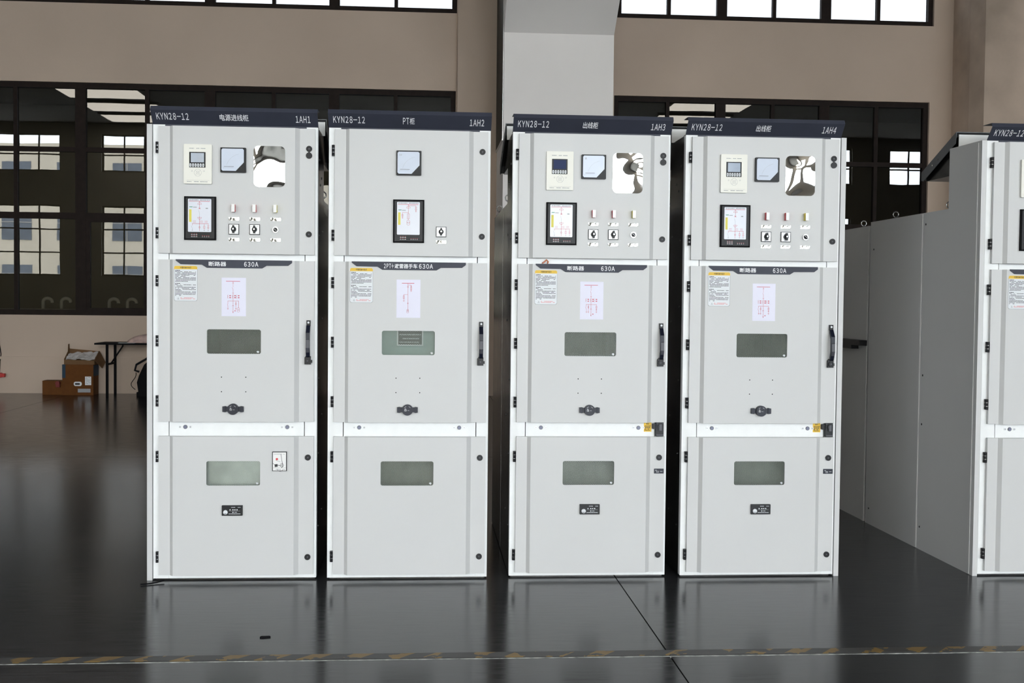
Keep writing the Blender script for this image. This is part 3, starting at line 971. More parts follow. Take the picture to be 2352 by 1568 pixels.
def keyswitch_parts():
    p = MB()
    p.ring(0, 0, 0.0105, 0.0145, YC - 0.012, YC, 0)
    p.disc(0, 0, 0.0106, YC - 0.010, YC, 1)
    k = MB()
    t = math.radians(-40)
    c, s = math.cos(t), math.sin(t)
    def R(q):
        return (q[0] * c - q[1] * s, q[0] * s + q[1] * c)
    k.prism([R(q) for q in ((-0.011, -0.003), (0.011, -0.003), (0.011, 0.003), (-0.011, 0.003))], YC - 0.022, YC - 0.009, 0)
    k.prism([R(q) for q in ((-0.009, -0.0007), (0.009, -0.0007), (0.009, 0.0007), (-0.009, 0.0007))], YC - 0.0224, YC - 0.0218, 1)
    return p.mesh('rotary_switch', ['steel', 'black_plastic']), k.mesh('switch_lever', ['black_plastic', 'label_white'])

def handle_parts():
    x = 0.760
    base = MB()
    base.box(x - 0.010, x + 0.010, YE - 0.012, YE, 1.268, 1.296, 0)
    blk = MB()
    blk.prism([(x - 0.018, 1.078), (x + 0.012, 1.078), (x + 0.012, 1.118), (x - 0.010, 1.122), (x - 0.018, 1.112)], YE - 0.020, YE, 0)
    blk.box(x + 0.0119, x + 0.019, YE - 0.012, YE - 0.002, 1.086, 1.100, 0)
    g = MB()
    g.prism_x([(YE - 0.010, 1.272), (YE - 0.016, 1.270), (YE - 0.042, 1.235), (YE - 0.046, 1.16), (YE - 0.030, 1.118), (YE - 0.018, 1.112), (YE - 0.018, 1.13), (YE - 0.028, 1.16), (YE - 0.026, 1.225), (YE - 0.010, 1.255)], x - 0.010, x + 0.009, 0)
    ins = MB()
    ins.prism_x([(YE - 0.0425, 1.205), (YE - 0.0475, 1.20), (YE - 0.0485, 1.16), (YE - 0.040, 1.138), (YE - 0.038, 1.15)], x - 0.008, x + 0.007, 0)
    lk = MB()
    lk.ring(x - 0.003, 1.096, 0.009, 0.0125, YE - 0.027, YE - 0.02, 0)
    lk.disc(x - 0.003, 1.096, 0.009, YE - 0.024, YE - 0.02, 0)
    lk.disc(x - 0.003, 1.096, 0.004, YE - 0.026, YE - 0.0235, 1, 12)
    sc = MB()
    sc.disc(x, 1.285, 0.0052, YE - 0.0135, YE - 0.0118, 0, 14)
    return (g.mesh('door_handle', 'navy_plastic'), base.mesh('handle_bracket', 'black_plastic'), blk.mesh('lock_block', 'black_plastic'), ins.mesh('grip_insert', 'grey_plastic'), lk.mesh('key_cylinder', ['black_plastic', 'grey_plastic']), sc.mesh('screw', 'label_white'))

def knob_parts():
    cx, cz = 0.396, 0.856
    b = MB()
    b.disc(cx, cz, 0.0272, YC - 0.022, YC, 0, 32)
    b.ring(cx, cz, 0.0205, 0.0245, YC - 0.0235, YC - 0.0215, 0, 32)
    for s in (-1, 1):
        b.box(min(cx + s * 0.024, cx + s * 0.044), max(cx + s * 0.024, cx + s * 0.044), YC - 0.012, YC, cz - 0.012, cz + 0.012, 0)
        b.prism([(cx + s * 0.038, cz - 0.015), (cx + s * 0.051, cz - 0.013), (cx + s * 0.051, cz + 0.013), (cx + s * 0.038, cz + 0.015)], YC - 0.017, YC, 0)
        b.box(min(cx + s * 0.034, cx + s * 0.037), max(cx + s * 0.034, cx + s * 0.037), YC - 0.015, YC, cz - 0.014, cz + 0.014, 0)
    m = MB()
    y = YC - 0.0224
    m.stroke([(cx - 0.014, cz - 0.005), (cx - 0.005, cz - 0.005), (cx - 0.005, cz + 0.002), (cx - 0.014, cz + 0.002), (cx - 0.014, cz - 0.005)], 0.001, y)
    m.stroke([(cx - 0.0125, cz + 0.002), (cx - 0.0125, cz + 0.007), (cx - 0.008, cz + 0.007), (cx - 0.008, cz + 0.004)], 0.001, y)
    m.flat([(cx - 0.0105, cz - 0.003), (cx - 0.0085, cz - 0.003), (cx - 0.0085, cz), (cx - 0.0105, cz)], y)
    m.stroke([(cx + 0.001, cz - 0.002), (cx + 0.009, cz - 0.002)], 0.001, y)
    m.arc(cx, cz, 0.0185, 40, 70, 0.0009, y)
    m.arc(cx, cz, 0.0185, 110, 140, 0.0009, y)
    return b.mesh('racking_cover', 'navy_plastic'), m.mesh('lock_symbol', 'print_white')

def rail_bolts():
    s = MB()
    s.disc(0, 0, 0.0062, -0.004, 0, 0, 12)
    s.disc(0, 0, 0.003, -0.0045, -0.0038, 1, 6)
    p = MB()
    p.disc(0, 0, 0.0100, -0.003, 0, 0, 20)
    p.disc(0, 0, 0.0085, -0.0045, -0.0028, 1, 20)
    return s.mesh('screw', ['switch_silver', 'ink_grey']), p.mesh('hole_plug', ['black_plastic', 'plug_blue'])

def counter_parts():
    x0, x1, z0, z1 = 0.342, 0.443, 0.329, 0.380
    b = MB()
    b.prism(rrect(x0, x1, z0, z1, 0.002, 2), YC - 0.012, YC + 0.003, 0)
    b.box(x0 + 0.004, x1 - 0.004, YC - 0.0132, YC - 0.0115, z0 + 0.004, z1 - 0.004, 0)
    d = MB()
    d.disc(0.361, 0.347, 0.0108, YC - 0.019, YC - 0.013, 0, 20)
    d.flat([(0.354, 0.343), (0.368, 0.343), (0.366, 0.3385), (0.361, 0.337), (0.356, 0.3385)], YC - 0.0194, 1)
    p = MB()
    y = YC - 0.0136
    for u in (0.383, 0.397, 0.407, 0.417):
        p.disc(u, 0.359, 0.003, y - 0.002, y + 0.001, 0, 10)
    rnd = random.Random(8)
    dashes(p, 0.388, 0.41, 0.370, 0.0022, y, 0, rnd, 1)
    dashes(p, 0.420, 0.434, 0.370, 0.0018, y, 0, rnd, 1)
    p.stroke([(0.377, 0.353), (0.432, 0.353)], 0.0006, y, 0)
    p.disc(0.397, 0.3465, 0.0028, y - 0.0005, y + 0.001, 0, 10)
    dashes(p, 0.403, 0.418, 0.3455, 0.0022, y, 0, rnd, 1)
    dashes(p, 0.376, 0.434, 0.3375, 0.0025, y, 0, rnd, 1)
    return b.mesh('voltage_indicator', 'black_plastic'), d.mesh('indicator_window', ['label_white', 'ink_grey']), p.mesh('indicator_print', 'label_white')

def annunciator_parts():
    x0, x1, z0, z1 = 0.588, 0.658, 0.550, 0.646
    b = MB()
    b.box(x0, x1, YC - 0.012, YC + 0.003, z0, z1, 0)
    f = MB()
    f.box(x0 + 0.003, x1 - 0.003, YC - 0.0135, YC - 0.0115, z0 + 0.003, z1 - 0.003, 0)
    p = MB()
    y = YC - 0.0139
    def T(u, v):
        return (x0 + (u - 1165) / 127 * 0.070, z1 - (v - 337) / 174 * 0.096)
    p.disc(*T(1206, 402), 0.0055, y - 0.004, y, 1, 14)
    p.stroke([T(1240, 358), T(1252, 425)], 0.0018, y, 0)
    p.stroke([T(1252, 425), T(1258, 470), T(1246, 480)], 0.0022, y, 0)
    p.stroke([T(1195, 415), T(1235, 425)], 0.0010, y, 0)
    p.flat([T(1185, 450), T(1210, 446), T(1214, 470), T(1187, 474)][::-1], y, 0)
    p.stroke([T(1170, 440), T(1188, 455)], 0.0016, y, 0)
    p.stroke([T(1210, 455), T(1240, 465)], 0.0024, y, 0)
    cx, cz = T(1250, 457)
    p.arc(cx, cz, 0.0085, 0, 360, 0.0014, y, 0, 16)
    p.arc(cx, cz, 0.004, 0, 360, 0.0014, y, 0, 10)
    cx, cz = T(1235, 487)
    p.arc(cx, cz, 0.014, 190, 350, 0.0014, y, 0, 12)
    p.stroke([T(1172, 480), T(1286, 480)], 0.0007, y, 0)
    rnd = random.Random(2)
    dashes(p, x0 + 0.006, x1 - 0.006, z0 + 0.0075, 0.0026, y, 2, rnd, 0.9)
    dashes(p, x0 + 0.008, x1 - 0.010, z1 - 0.013, 0.002, y, 2, rnd, 0.9)
    return b.mesh('fault_indicator', 'black_plastic'), f.mesh('indicator_face', 'lamp_white'), p.mesh('indicator_print', ['ink_black', 'lamp_red', 'ink_grey'])

def header_mesh():
    mb = MB()
    A, B, C, D = (0.0, 2.250), (-0.058, 2.311), (-0.047, 2.331), (0.045, 2.331)
    x0, x1 = -0.002, 0.802
    def sheet(p, q, mi, t=0.0015):
        dy, dz = q[0] - p[0], q[1] - p[1]
        L = math.hypot(dy, dz)
        ny, nz = dz / L * t, -dy / L * t
        mb.prism_x([p, q, (q[0] + ny, q[1] + nz), (p[0] + ny, p[1] + nz)], x0, x1, mi)
    sheet(A, B, 0)
    sheet(B, C, 1)
    sheet(C, D, 1)
    mb.box(x0, x1, -0.002, 0.045, 2.2485, 2.250, 0)
    mb.box(0.06, 0.745, -0.010, 0.0, 2.240, 2.2485, 2)
    return mb.mesh('header_sign', ['navy_light', 'navy_light', 'navy_light'])

def side_sheet_mesh(x):
    """bare zinc-coated side sheet, stepped to the lower rear part"""
    mb = MB()
    pts = [(0.012, 0.009), (0.012, 2.248), (0.36, 2.248), (0.36, 1.918), (1.498, 1.918), (1.498, 0.009)]
    mb.prism_x(pts, x, x + 0.003, 0)
    xs = x - 0.003 if x < 0.4 else x + 0.003
    rnd = random.Random(4)
    for yy, zz in [(0.10, 0.25), (0.10, 0.62), (0.10, 1.0), (0.10, 1.38), (0.10, 1.72), (0.10, 2.1), (0.30, 0.3), (0.30, 0.8), (0.30, 1.3), (0.30, 1.75), (0.22, 2.02), (0.16, 1.98)]:
        mb.tube([(xs, yy, zz), (xs + 0.003 + 0.0001, yy, zz)], 0.006, 1, 8)
    for yy in (0.70,):
        mb.box(xs + (0.002 if x < 0.4 else 0.0), xs + (0.003 if x < 0.4 else 0.001), yy - 0.015, yy + 0.015, 0.01, 1.9, 0)
    return mb.mesh('side_sheet', ['aluzinc', 'steel'])

def end_panel_mesh(side, seg):
    mb = MB()
    x0, x1 = (-0.029, -0.0035) if side < 0 else (0.8035, 0.829)
    if seg == 0:
        pts = [(-0.001, 0.0), (-0.001, 2.249), (0.372, 2.252), (0.372, 1.926), (0.692, 1.926), (0.692, 0.0)]
    else:
        pts = [(0.700, 0.0), (0.700, 1.926), (1.50, 1.926), (1.50, 0.0)]
    mb.prism_x(pts, x0, x1, 0)
    # folded lip along the front edge of the sheet
    xo = x0 - 0.004 if side < 0 else x1
    y0 = 0.03 if seg == 0 else 0.703
    zt = 2.24 if seg == 0 else 1.92
    mb.box(xo, xo + 0.004, y0, y0 + 0.028, 0.004, zt, 0)
    for zz in ((0.13, 0.72, 1.0, 1.86) if seg == 0 else (0.10, 1.75)):
        yy = 0.66 if seg == 0 else 1.44
        a = x0 - 0.002 if side < 0 else x1
        mb.tube([(a, yy, zz), (a + 0.002, yy, zz)], 0.006, 1, 8)
    return mb.mesh('end_panel', ['side_paint', 'black_plastic'])

def end_edge_mesh(side):
    mb = MB()
    x0, x1 = (-0.029, -0.0035) if side < 0 else (0.8035, 0.829)
    mb.box(x0, x1, -0.006, -0.0011, 0.0, 2.249)
    return mb.mesh('panel_edge', 'door_paint')

def chamber_mesh():
    mb = MB()
    mb.prism_x([(0.31, 2.2505), (0.31, 2.315), (0.36, 2.312), (0.745, 2.150), (0.745, 2.112), (0.3625, 2.112), (0.3625, 2.2505)], 0.004, 0.796, 0)
    return mb.mesh('bus_chamber', 'aluzinc')
def flap_mesh():
    mb = MB()
    for x0, x1 in ((-0.016, -0.012), (0.812, 0.816)):
        mb.prism_x([(0.325, 2.338), (0.770, 2.165), (0.770, 2.118), (0.745, 2.112), (0.335, 2.275)], x0, x1, 0)
    mb.prism_x([(0.325, 2.338), (0.770, 2.165), (0.770, 2.161), (0.325, 2.334)], -0.012, 0.812, 0)
    mb.box(-0.012, 0.812, 0.767, 0.770, 2.12, 2.161, 0)
    for yy, zz in ((0.62, 2.19), (0.55, 2.215)):
        mb.tube([(-0.018, yy, zz), (-0.0159, yy, zz)], 0.006, 1, 8)
    return mb.mesh('relief_flap', ['flap_paint', 'steel'])

def eye_bolt_mesh():
    mb = MB()
    mb.tube([(0.017 * math.cos(2 * math.pi * k / 20), 0, 0.036 + 0.017 * math.sin(2 * math.pi * k / 20)) for k in range(20)], 0.0035, 0, 6, close=True)
    mb.tube([(0, 0, 0), (0, 0, 0.020)], 0.006, 0, 8)
    return mb.mesh('eye_bolt', 'steel', smooth=True)

def compartment_mesh(x0, x1, z0, z1, d, back, sides):
    mb = MB()
    y0, y1 = -0.0035, d
    mb.add([(x0, y1, z0), (x1, y1, z0), (x1, y1, z1), (x0, y1, z1)], [(0, 1, 2, 3)], 0)
    for a in ([(x0, y0, z0), (x0, y1, z0), (x0, y1, z1), (x0, y0, z1)], [(x1, y0, z0), (x1, y1, z0), (x1, y1, z1), (x1, y0, z1)],
              [(x0, y0, z0), (x1, y0, z0), (x1, y1, z0), (x0, y1, z0)], [(x0, y0, z1), (x1, y0, z1), (x1, y1, z1), (x0, y1, z1)]):
        mb.add(a, [(0, 1, 2, 3)], 1)
    return mb.mesh('compartment', [back, sides])

BRK_WIN = (0.267, 0.529, 1.128, 1.248, 0.010)
CAB_WIN = (0.265, 0.527, 0.477, 0.598, 0.010)

def cabinet(loc, rz, cfg, label):
    c = empty('switchgear_cabinet', loc, rz)
    tag(c, label, 'cabinet', 'medium-voltage switchgear cabinets')
    P = lambda name, mesh, parent=c, l=(0, 0, 0), lab=None: obj(name, mesh, parent, l, label=lab)
    C = cached
    dx = cfg.get('dx', 0.0)          # how far the instruments sit off the common layout
    feeder = cfg['kind'] != 'pt'
    # --- carcass
    post = lambda a, b: (lambda: MB().box(a, b, 0, 0.04, 0.009, 2.248).mesh('frame_post', 'frame_white'))
    P('frame_post', C('postL', post(0.0, 0.075)))
    P('frame_post', C('postR', post(0.741, 0.80)))
    P('plinth', C('plinth', lambda: MB().box(0.01, 0.79, 0.03, 1.48, 0.0, 0.0095).mesh('plinth', 'aluzinc')))
    for a, b in ((0.009, 0.06), (0.69, 0.83), (1.56, 1.65), (2.20, 2.248)):
        e = 0.0035 if a < 0.1 else 0.0
        P('frame_rail', C(('rail', a), lambda: MB().box(0.079 - e, 0.737 + e, 0.001, 0.035, a, b).mesh('frame_rail', 'frame_white')))
    P('side_sheet', C('sideL', lambda: side_sheet_mesh(0.0002)))
    P('side_sheet', C('sideR', lambda: side_sheet_mesh(0.7968)))
    P('roof_sheet', C('roof1', lambda: MB().box(0.003, 0.797, 0.041, 0.36, 2.240, 2.248).mesh('roof_sheet', 'frame_white')))
    P('roof_sheet', C('roof2', lambda: MB().box(0.003, 0.797, 0.36, 1.496, 1.910, 1.9185).mesh('roof_sheet', 'frame_white')))
    P('back_sheet', C('back', lambda: MB().box(0.003, 0.797, 1.494, 1.4975, 0.0, 1.910).mesh('back_sheet', 'aluzinc')))
    P('back_sheet', C('back2', lambda: MB().box(0.003, 0.797, 0.356, 0.36, 1.92, 2.239).mesh('back_sheet', 'aluzinc')))
    P('bus_chamber', C('chamber', chamber_mesh))
    P('chamber_front', C('chfront', lambda: MB().box(-0.010, 0.810, 0.302, 0.3095, 2.2485, 2.320).mesh('chamber_front', 'frame_white')))
    P('relief_flap', C('flap', flap_mesh))
    eb = C('eye', eye_bolt_mesh)
    for ex, ey in ((0.012, 0.45), (0.012, 1.20), (0.788, 0.45), (0.788, 1.20)):
        P('eye_bolt', eb, c, (ex, ey, 1.9185))
    for side in cfg.get('ends', ()):
        e = P('end_panel', C(('end', side, 0), lambda: end_panel_mesh(side, 0)))
        P('panel_edge', C(('edge', side), lambda: end_edge_mesh(side)), e)
        P('end_panel', C(('end', side, 1), lambda: end_panel_mesh(side, 1)))
    sc_m, pl_m = C('bolts', rail_bolts)
    for u in (0.131, 0.181, 0.629, 0.680):
        P('screw', sc_m, c, (u, 0.0008, 0.763))
    for u in (0.156, 0.655):
        P('hole_plug', pl_m, c, (u, 0.0008, 0.763), 'grey blue plastic hole plug')
    # --- header sign
    h = P('header_sign', C('header', header_mesh), lab='dark navy header sign')
    ang = math.atan2(0.058, 0.061)
    def head(txt, u0, u1, m0, m1):
        k = 0.0842 / 0.061
        o = obj('lettering', text_mesh(txt, u0, u1, (m0 - 2.25) * k, (m1 - 2.25) * k, -0.001, 'print_white'), h, (0, 0, 2.25), (ang, 0, 0))
        return o
    head('KYN28-12', 0.022, 0.177, 2.270, 2.299)
    for t in cfg['title']:
        head(*t, 2.270, 2.298)
    if cfg.get('code'):
        head(cfg['code'], 0.694, 0.765, 2.268, 2.297)
    # --- doors
    d1 = P('instrument_door', door_mesh(1.619, 2.239))
    d2 = P('breaker_door', door_mesh(0.792, 1.588, BRK_WIN))
    d3 = P('cable_door', door_mesh(0.029, 0.719, CAB_WIN))
    hm = C('hinge', hinge_mesh)
    for d, zs in ((d1, (2.108, 1.691)), (d2, (1.457, 1.162, 0.866)), (d3, (0.591, 0.092))):
        for z in zs:
            P('hinge', hm, d, (0.0155, 0, z))
    lm, cm = C('lock', lock_mesh), C('cap', cap_mesh)
    for d, z in ((d1, 2.140), (d1, 1.720), (d3, 0.614), (d3, 0.116)):
        P('lock', lm, d, (0.759, YE, z))
    if feeder:
        P('lock_cover', cm, d1, (0.759, YE, 2.140))
    # --- instruments
    kind = cfg['kind']
    if feeder:
        rb_, sr, gl, bt, pad = C('relay', relay_parts)
        r = P('protection_relay', rb_, c, (dx, 0, 0), 'cream protection relay')
        P('screen_surround', sr, r)
        P('screen', gl[cfg['screen']], r)
        for k in range(6):
            P('button', bt, r, (0.1865 + 0.0122 * k, 0, 2.0385))
        P('keypad_print', pad, r)
        film = P('film_window', C('film', lambda: MB().prism(rrect(0.492, 0.644, 1.948, 2.148, 0.024, 8), YC - 0.004, YC - 0.0002).mesh('film_window', 'mirror_film')), c, (dx, 0, 0), 'mirror-bright crumpled film over a small window')
        swp, swk, swm = C('switch', switch_parts)
        ks, kl = C('keysw', keyswitch_parts)
        npl = C('np', nameplate_mesh)
        for u, lc in ((0.397, 'lamp_red'), (0.498, 'lamp_red'), (0.599, 'lamp_yellow')):
            P('indicator_lamp', C(('lamp', lc), lambda: lamp_mesh(lc)), c, (u + dx, 0, 1.841))
            P('nameplate', npl, c, (u + dx, 0, 1.790))
            P('nameplate', npl, c, (u + dx, 0, 1.689))
        for u in (0.397, 0.498):
            s = P('selector_switch', swp, c, (u + dx, 0, 1.739))
            P('switch_knob', swk, s)
            P('switch_marks', swm, s)
        s = P('rotary_switch', ks, c, (0.599 + dx, 0, 1.739))
        P('switch_lever', kl, s)
    else:
        swp, swk, swm = C('switch', switch_parts)
        s = P('selector_switch', swp, c, (0.556, 0, 1.740))
        P('switch_knob', swk, s)
        P('switch_marks', swm, s)
        P('nameplate', C('np', nameplate_mesh), c, (0.556, 0, 1.690))
    mb_, mf, mp_ = C('meter', meter_parts)
    m = P('meter', mb_, c, (dx, 0, 0))
    P('meter_face', mf, m)
    P('scale_print', mp_, m)
    if cfg.get('ammeter'):
        P('lettering', text_mesh('A', 0.349, 0.358, 2.110, 2.121, YC - 0.0210, 'ink_grey'), m)
    if kind == 'pt':
        P('lettering', text_mesh('kV', 0.349, 0.361, 2.110, 2.119, YC - 0.0210, 'ink_grey'), m)
    a, b, q, led = C(('mimic', kind), lambda: mimic_parts(kind))
    m = P('mimic_display', a, c, (dx if feeder else 0.160, 0, 0), 'black framed mimic display')
    P('display_face', b, m)
    P('mimic_lines', q, m)
    P('led_row', led, m)
    # --- breaker door
    ban = P('name_banner', C('banner', lambda: MB().prism([(0.117, 1.589), (0.117, 1.583), (0.141, 1.565), (0.243, 1.564), (0.267, 1.549), (0.535, 1.549), (0.556, 1.562), (0.661, 1.563), (0.680, 1.577), (0.680, 1.589)], YC - 0.004, YC - 0.0002).mesh('name_banner', 'navy_light')), lab='dark navy name banner')
    for t in cfg['banner']:
        P('lettering', text_mesh(t[0], t[1], t[2], 1.557, 1.580, YC - 0.0046, 'print_white'), ban)
    st = P('instruction_label', C('sticker', sticker_mesh), c, (dx * 0.6, 0, 0), 'white instruction label with yellow heading')
    P('label_print', C('stickerprint', sticker_print), st)
    P('lettering', text_mesh('中置柜操作指示', 0.138, 0.192, 1.5445, 1.5535, YC - 0.0018, 'ink_black'), st)
    pm, pl2 = paper_mesh(kind)
    sh = P('diagram_sheet', pm, c, (dx * 0.6, 0, 0), 'white sheet with red wiring diagram')
    P('diagram_lines', pl2, sh)
    hd = C('handle', handle_parts)
    hh = P('door_handle', hd[0])
    for nm, q in zip(('handle_bracket', 'lock_block', 'grip_insert', 'key_cylinder', 'screw'), hd[1:]):
        P(nm, q, hh)
    kb, km = C('knob', knob_parts)
    kk = P('racking_cover', kb)
    P('lock_symbol', km, kk)
    hl = C('hole', lambda: MB().disc(0, 0, 0.0028, YC - 0.0008, YC - 0.0001, 0, 10).mesh('screw_hole_shade', 'black_matt'))  # flat black disc, the dark inside a hole painted on, no recess
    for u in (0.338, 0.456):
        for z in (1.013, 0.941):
            P('screw_hole_shade', hl, d2, (u, 0, z))
    # --- viewing windows: pane, expanded metal, what stands behind
    wm_ = C('wire', wire_mesh)
    lg = C('pane_logo', lambda: MB().disc(0, 0, 0.0052, 0, 0.0003, 0, 14).disc(-0.003, 0.001, 0.004, 0.0, 0.0003, 0, 10).mesh('pane_sticker', 'label_white'))
    for key, win, inside in (('b', BRK_WIN, cfg['inside'][0]), ('c', CAB_WIN, cfg['inside'][1])):
        x0, x1, z0, z1, _ = win
        pn = P('viewing_pane', C(('pane', key), lambda: MB().box(x0 - 0.004, x1 + 0.004, YC + 0.003, YC + 0.0045, z0 - 0.004, z1 + 0.004).mesh('viewing_pane', 'glass_clear')))
        P('pane_sticker', lg, pn, (x1 - 0.014, YC + 0.0022, z0 + 0.010))
        P('wire_mesh', wm_, c, (x0 - 0.002, YC + 0.008, z0 - 0.002))
        P('compartment', C(('comp', key, inside), lambda: compartment_mesh(x0 - 0.03, x1 + 0.03, z0 - 0.03, z1 + 0.03, inside[1], inside[0], inside[2])))
    if kind == 'pt':
        g = MB().box(0.340, 0.472, 0.020, 0.026, 1.172, 1.30, 1).box(0.347, 0.465, 0.0185, 0.0195, 1.178, 1.30, 0)
        P('device_plate', g.mesh('device_plate', ['ink_black', 'label_white']))
        rnd = random.Random(9)
        t = MB()
        for zz in (1.225, 1.205, 1.187):
            dashes(t, 0.352, 0.46, zz, 0.006, 0.0178, 0, rnd, 0.8)
        P('device_print', t.mesh('device_print', 'ink_grey'))
    # --- cable door and middle rail extras
    if kind == 'incomer':
        a, b, q = C('annun', annunciator_parts)
        m = P('fault_indicator', a)
        P('indicator_face', b, m)
        P('indicator_print', q, m)
    if feeder:
        a, b, q = C('counter', counter_parts)
        m = P('voltage_indicator', a, c, (0 if kind == 'incomer' else 0.011, 0, 0), 'small black voltage indicator')
        P('indicator_window', b, m)
        P('indicator_print', q, m)
    if kind == 'feeder':
        def warn():
            mb = MB()
            mb.box(0.683, 0.722, -0.0006, 0.0006, 0.743, 0.791, 0)
            return mb.mesh('warning_label', 'yellow')
        def warn_print():
            rnd2 = random.Random(6)
            mb = MB()
            for k in range(5):
                dashes(mb, 0.687, 0.718, 0.771 - 0.0055 * k, 0.0028, -0.001, 0, rnd2, 0.9)
            return mb.mesh('label_print', 'ink_black')
        wl = P('warning_label', C('warn', warn), lab='yellow warning label')
        P('label_print', C('warnp', warn_print), wl)
        P('lettering', text_mesh('警告', 0.695, 0.710, 0.779, 0.787, -0.001, 'ink_black'), wl)
        def inter():
            mb = MB()
            mb.box(0.741, 0.780, -0.026, 0.0, 0.722, 0.793, 0)
            mb.prism(rrect(0.724, 0.748, 0.758, 0.786, 0.004, 3), -0.018, 0.0, 0)
            mb.disc(0.762, 0.772, 0.013, -0.034, -0.025, 0, 18)
            mb.disc(0.760, 0.757, 0.009, -0.031, -0.025, 0, 16)
            mb.box(0.756, 0.769, -0.036, -0.033, 0.752, 0.784, 1)
            for sx in (0.746, 0.776):
                for sz in (0.730, 0.788):
                    mb.disc(sx, sz, 0.0025, -0.0275, -0.0255, 1, 8)
            mb.box(0.745, 0.777, -0.0275, -0.0258, 0.726, 0.731, 1)
            return mb.mesh('interlock_box', ['black_plastic', 'grey_plastic'])
        P('interlock_box', C('inter', inter), lab='black interlock mechanism')
        def tagp():
            return MB().prism(rrect(0.734, 0.784, 0.532, 0.557, 0.002, 2), YE - 0.0025, YE - 0.0002).mesh('lock_tag', 'navy_plastic')
        def tagm():
            mb = MB()
            y = YE - 0.003
            mb.stroke([(0.748, 0.538), (0.757, 0.538), (0.757, 0.544), (0.748, 0.544), (0.748, 0.538)], 0.0011, y)
            mb.stroke([(0.748, 0.544), (0.746, 0.550), (0.742, 0.550), (0.742, 0.546)], 0.0011, y)
            mb.stroke([(0.765, 0.543), (0.777, 0.543)], 0.0011, y)
            return mb.mesh('lock_symbol', 'print_white')
        tg = P('lock_tag', C('tagp', tagp), lab='small black tag with open padlock symbol')
        P('lock_symbol', C('tagm', tagm), tg)
    return c

DARK = ('inside_dark', 0.5, 'inside_dark')
BR = [('断路器', 0.276, 0.361), ('630A', 0.447, 0.516)]
cabinet((-1.3225, 6.010, 0), 0, dict(kind='incomer', code='1AH1', title=[('电源进线柜', 0.326, 0.465)], banner=BR, screen='screen_pale', ends=(-1,),
        inside=(DARK, ('inside_plate', 0.02, 'inside_plate'))), 'pale grey switchgear cabinet marked 1AH1 with small fault indicator on its lowest door')
cabinet((-0.4674, 6.000, 0), 0, dict(kind='pt', code='1AH2', title=[('PT', 0.364, 0.394), ('柜', 0.397, 0.421)], banner=[('2PT+', 0.275, 0.324), ('避雷器手车', 0.327, 0.440), ('630A', 0.448, 0.517)], screen='screen_pale',
        inside=(('inside_teal', 0.045, 'inside_teal'), ('inside_mixed', 0.06, 'inside_mixed'))), 'pale grey switchgear cabinet marked 1AH2 with few instruments and one switch')
cabinet((0.4456, 6.015, 0), 0, dict(kind='feeder', code='1AH3', title=[('出线柜', 0.348, 0.424)], banner=BR, screen='screen_blue', dx=0.008, ammeter=True,
        inside=(DARK, ('inside_mixed', 0.08, 'inside_dark'))), 'pale grey switchgear cabinet marked 1AH3 with dark blue relay screen')
cabinet((1.3208, 6.000, 0), 0, dict(kind='feeder', code='1AH4', title=[('出线柜', 0.352, 0.428)], banner=BR, screen='screen_pale', dx=0.012, ends=(1,),
        inside=(DARK, ('inside_mixed', 0.05, 'inside_plate'))), 'pale grey switchgear cabinet marked 1AH4 next to the wide dark gap')
cabinet((2.8835, 5.979, 0), 0.0017, dict(kind='feeder', title=[('出线柜', 0.352, 0.428)], banner=BR, screen='screen_pale', dx=0.004, ends=(-1,),
        inside=(DARK, DARK)), 'switchgear cabinet with long grey side panels standing apart from the four others')

# cabinet standing back to back with the one that stands apart
bc = empty('rear_cabinet', (2.8835, 7.52, 0))
tag(bc, 'dark grey cabinet back to back behind the cabinet with grey side panels', 'cabinet')
obj('body', MB().box(-0.025, 0.78, 0.0, 1.5, 0.0, 1.905).mesh('body', 'side_paint'), bc)
obj('corner_lip', MB().box(-0.029, -0.025, 0.0, 0.03, 0.0, 1.905).mesh('corner_lip', 'side_paint'), bc)
obj('support_bar', MB().box(-0.075, -0.0255, 0.0, 0.52, 1.135, 1.170).box(-0.075, -0.0255, 0.15, 0.50, 1.11, 1.135).mesh('support_bar', 'black_plastic'), bc)
obj('rating_plate', MB().box(-0.027, -0.0255, 0.005, 0.15, 0.13, 0.19).mesh('rating_plate', 'side_paint'), bc)
obj('eye_bolt', MESH['eye'], bc, (0.05, 0.3, 1.905))

# ------------------------------------------------------------------ things along the window wall
nb = empty('notice_board', (1.06, 16.86, 3.55))
tag(nb, 'tall dark notice board with bright edge on the side of the pier', 'notice board')
obj('face', MB().box(-0.012, -0.001, -0.72, 0.70, 0.02, 2.6).mesh('face', 'board_face'), nb)
obj('edge_strip', MB().box(-0.012, -0.004, -0.735, -0.721, 0.0, 2.6).mesh('edge_strip', 'board_edge'), nb)
obj('edge_strip', MB().box(-0.016, -0.001, -0.72, 0.70, 0.0, 0.019).mesh('edge_strip', 'board_edge'), nb)

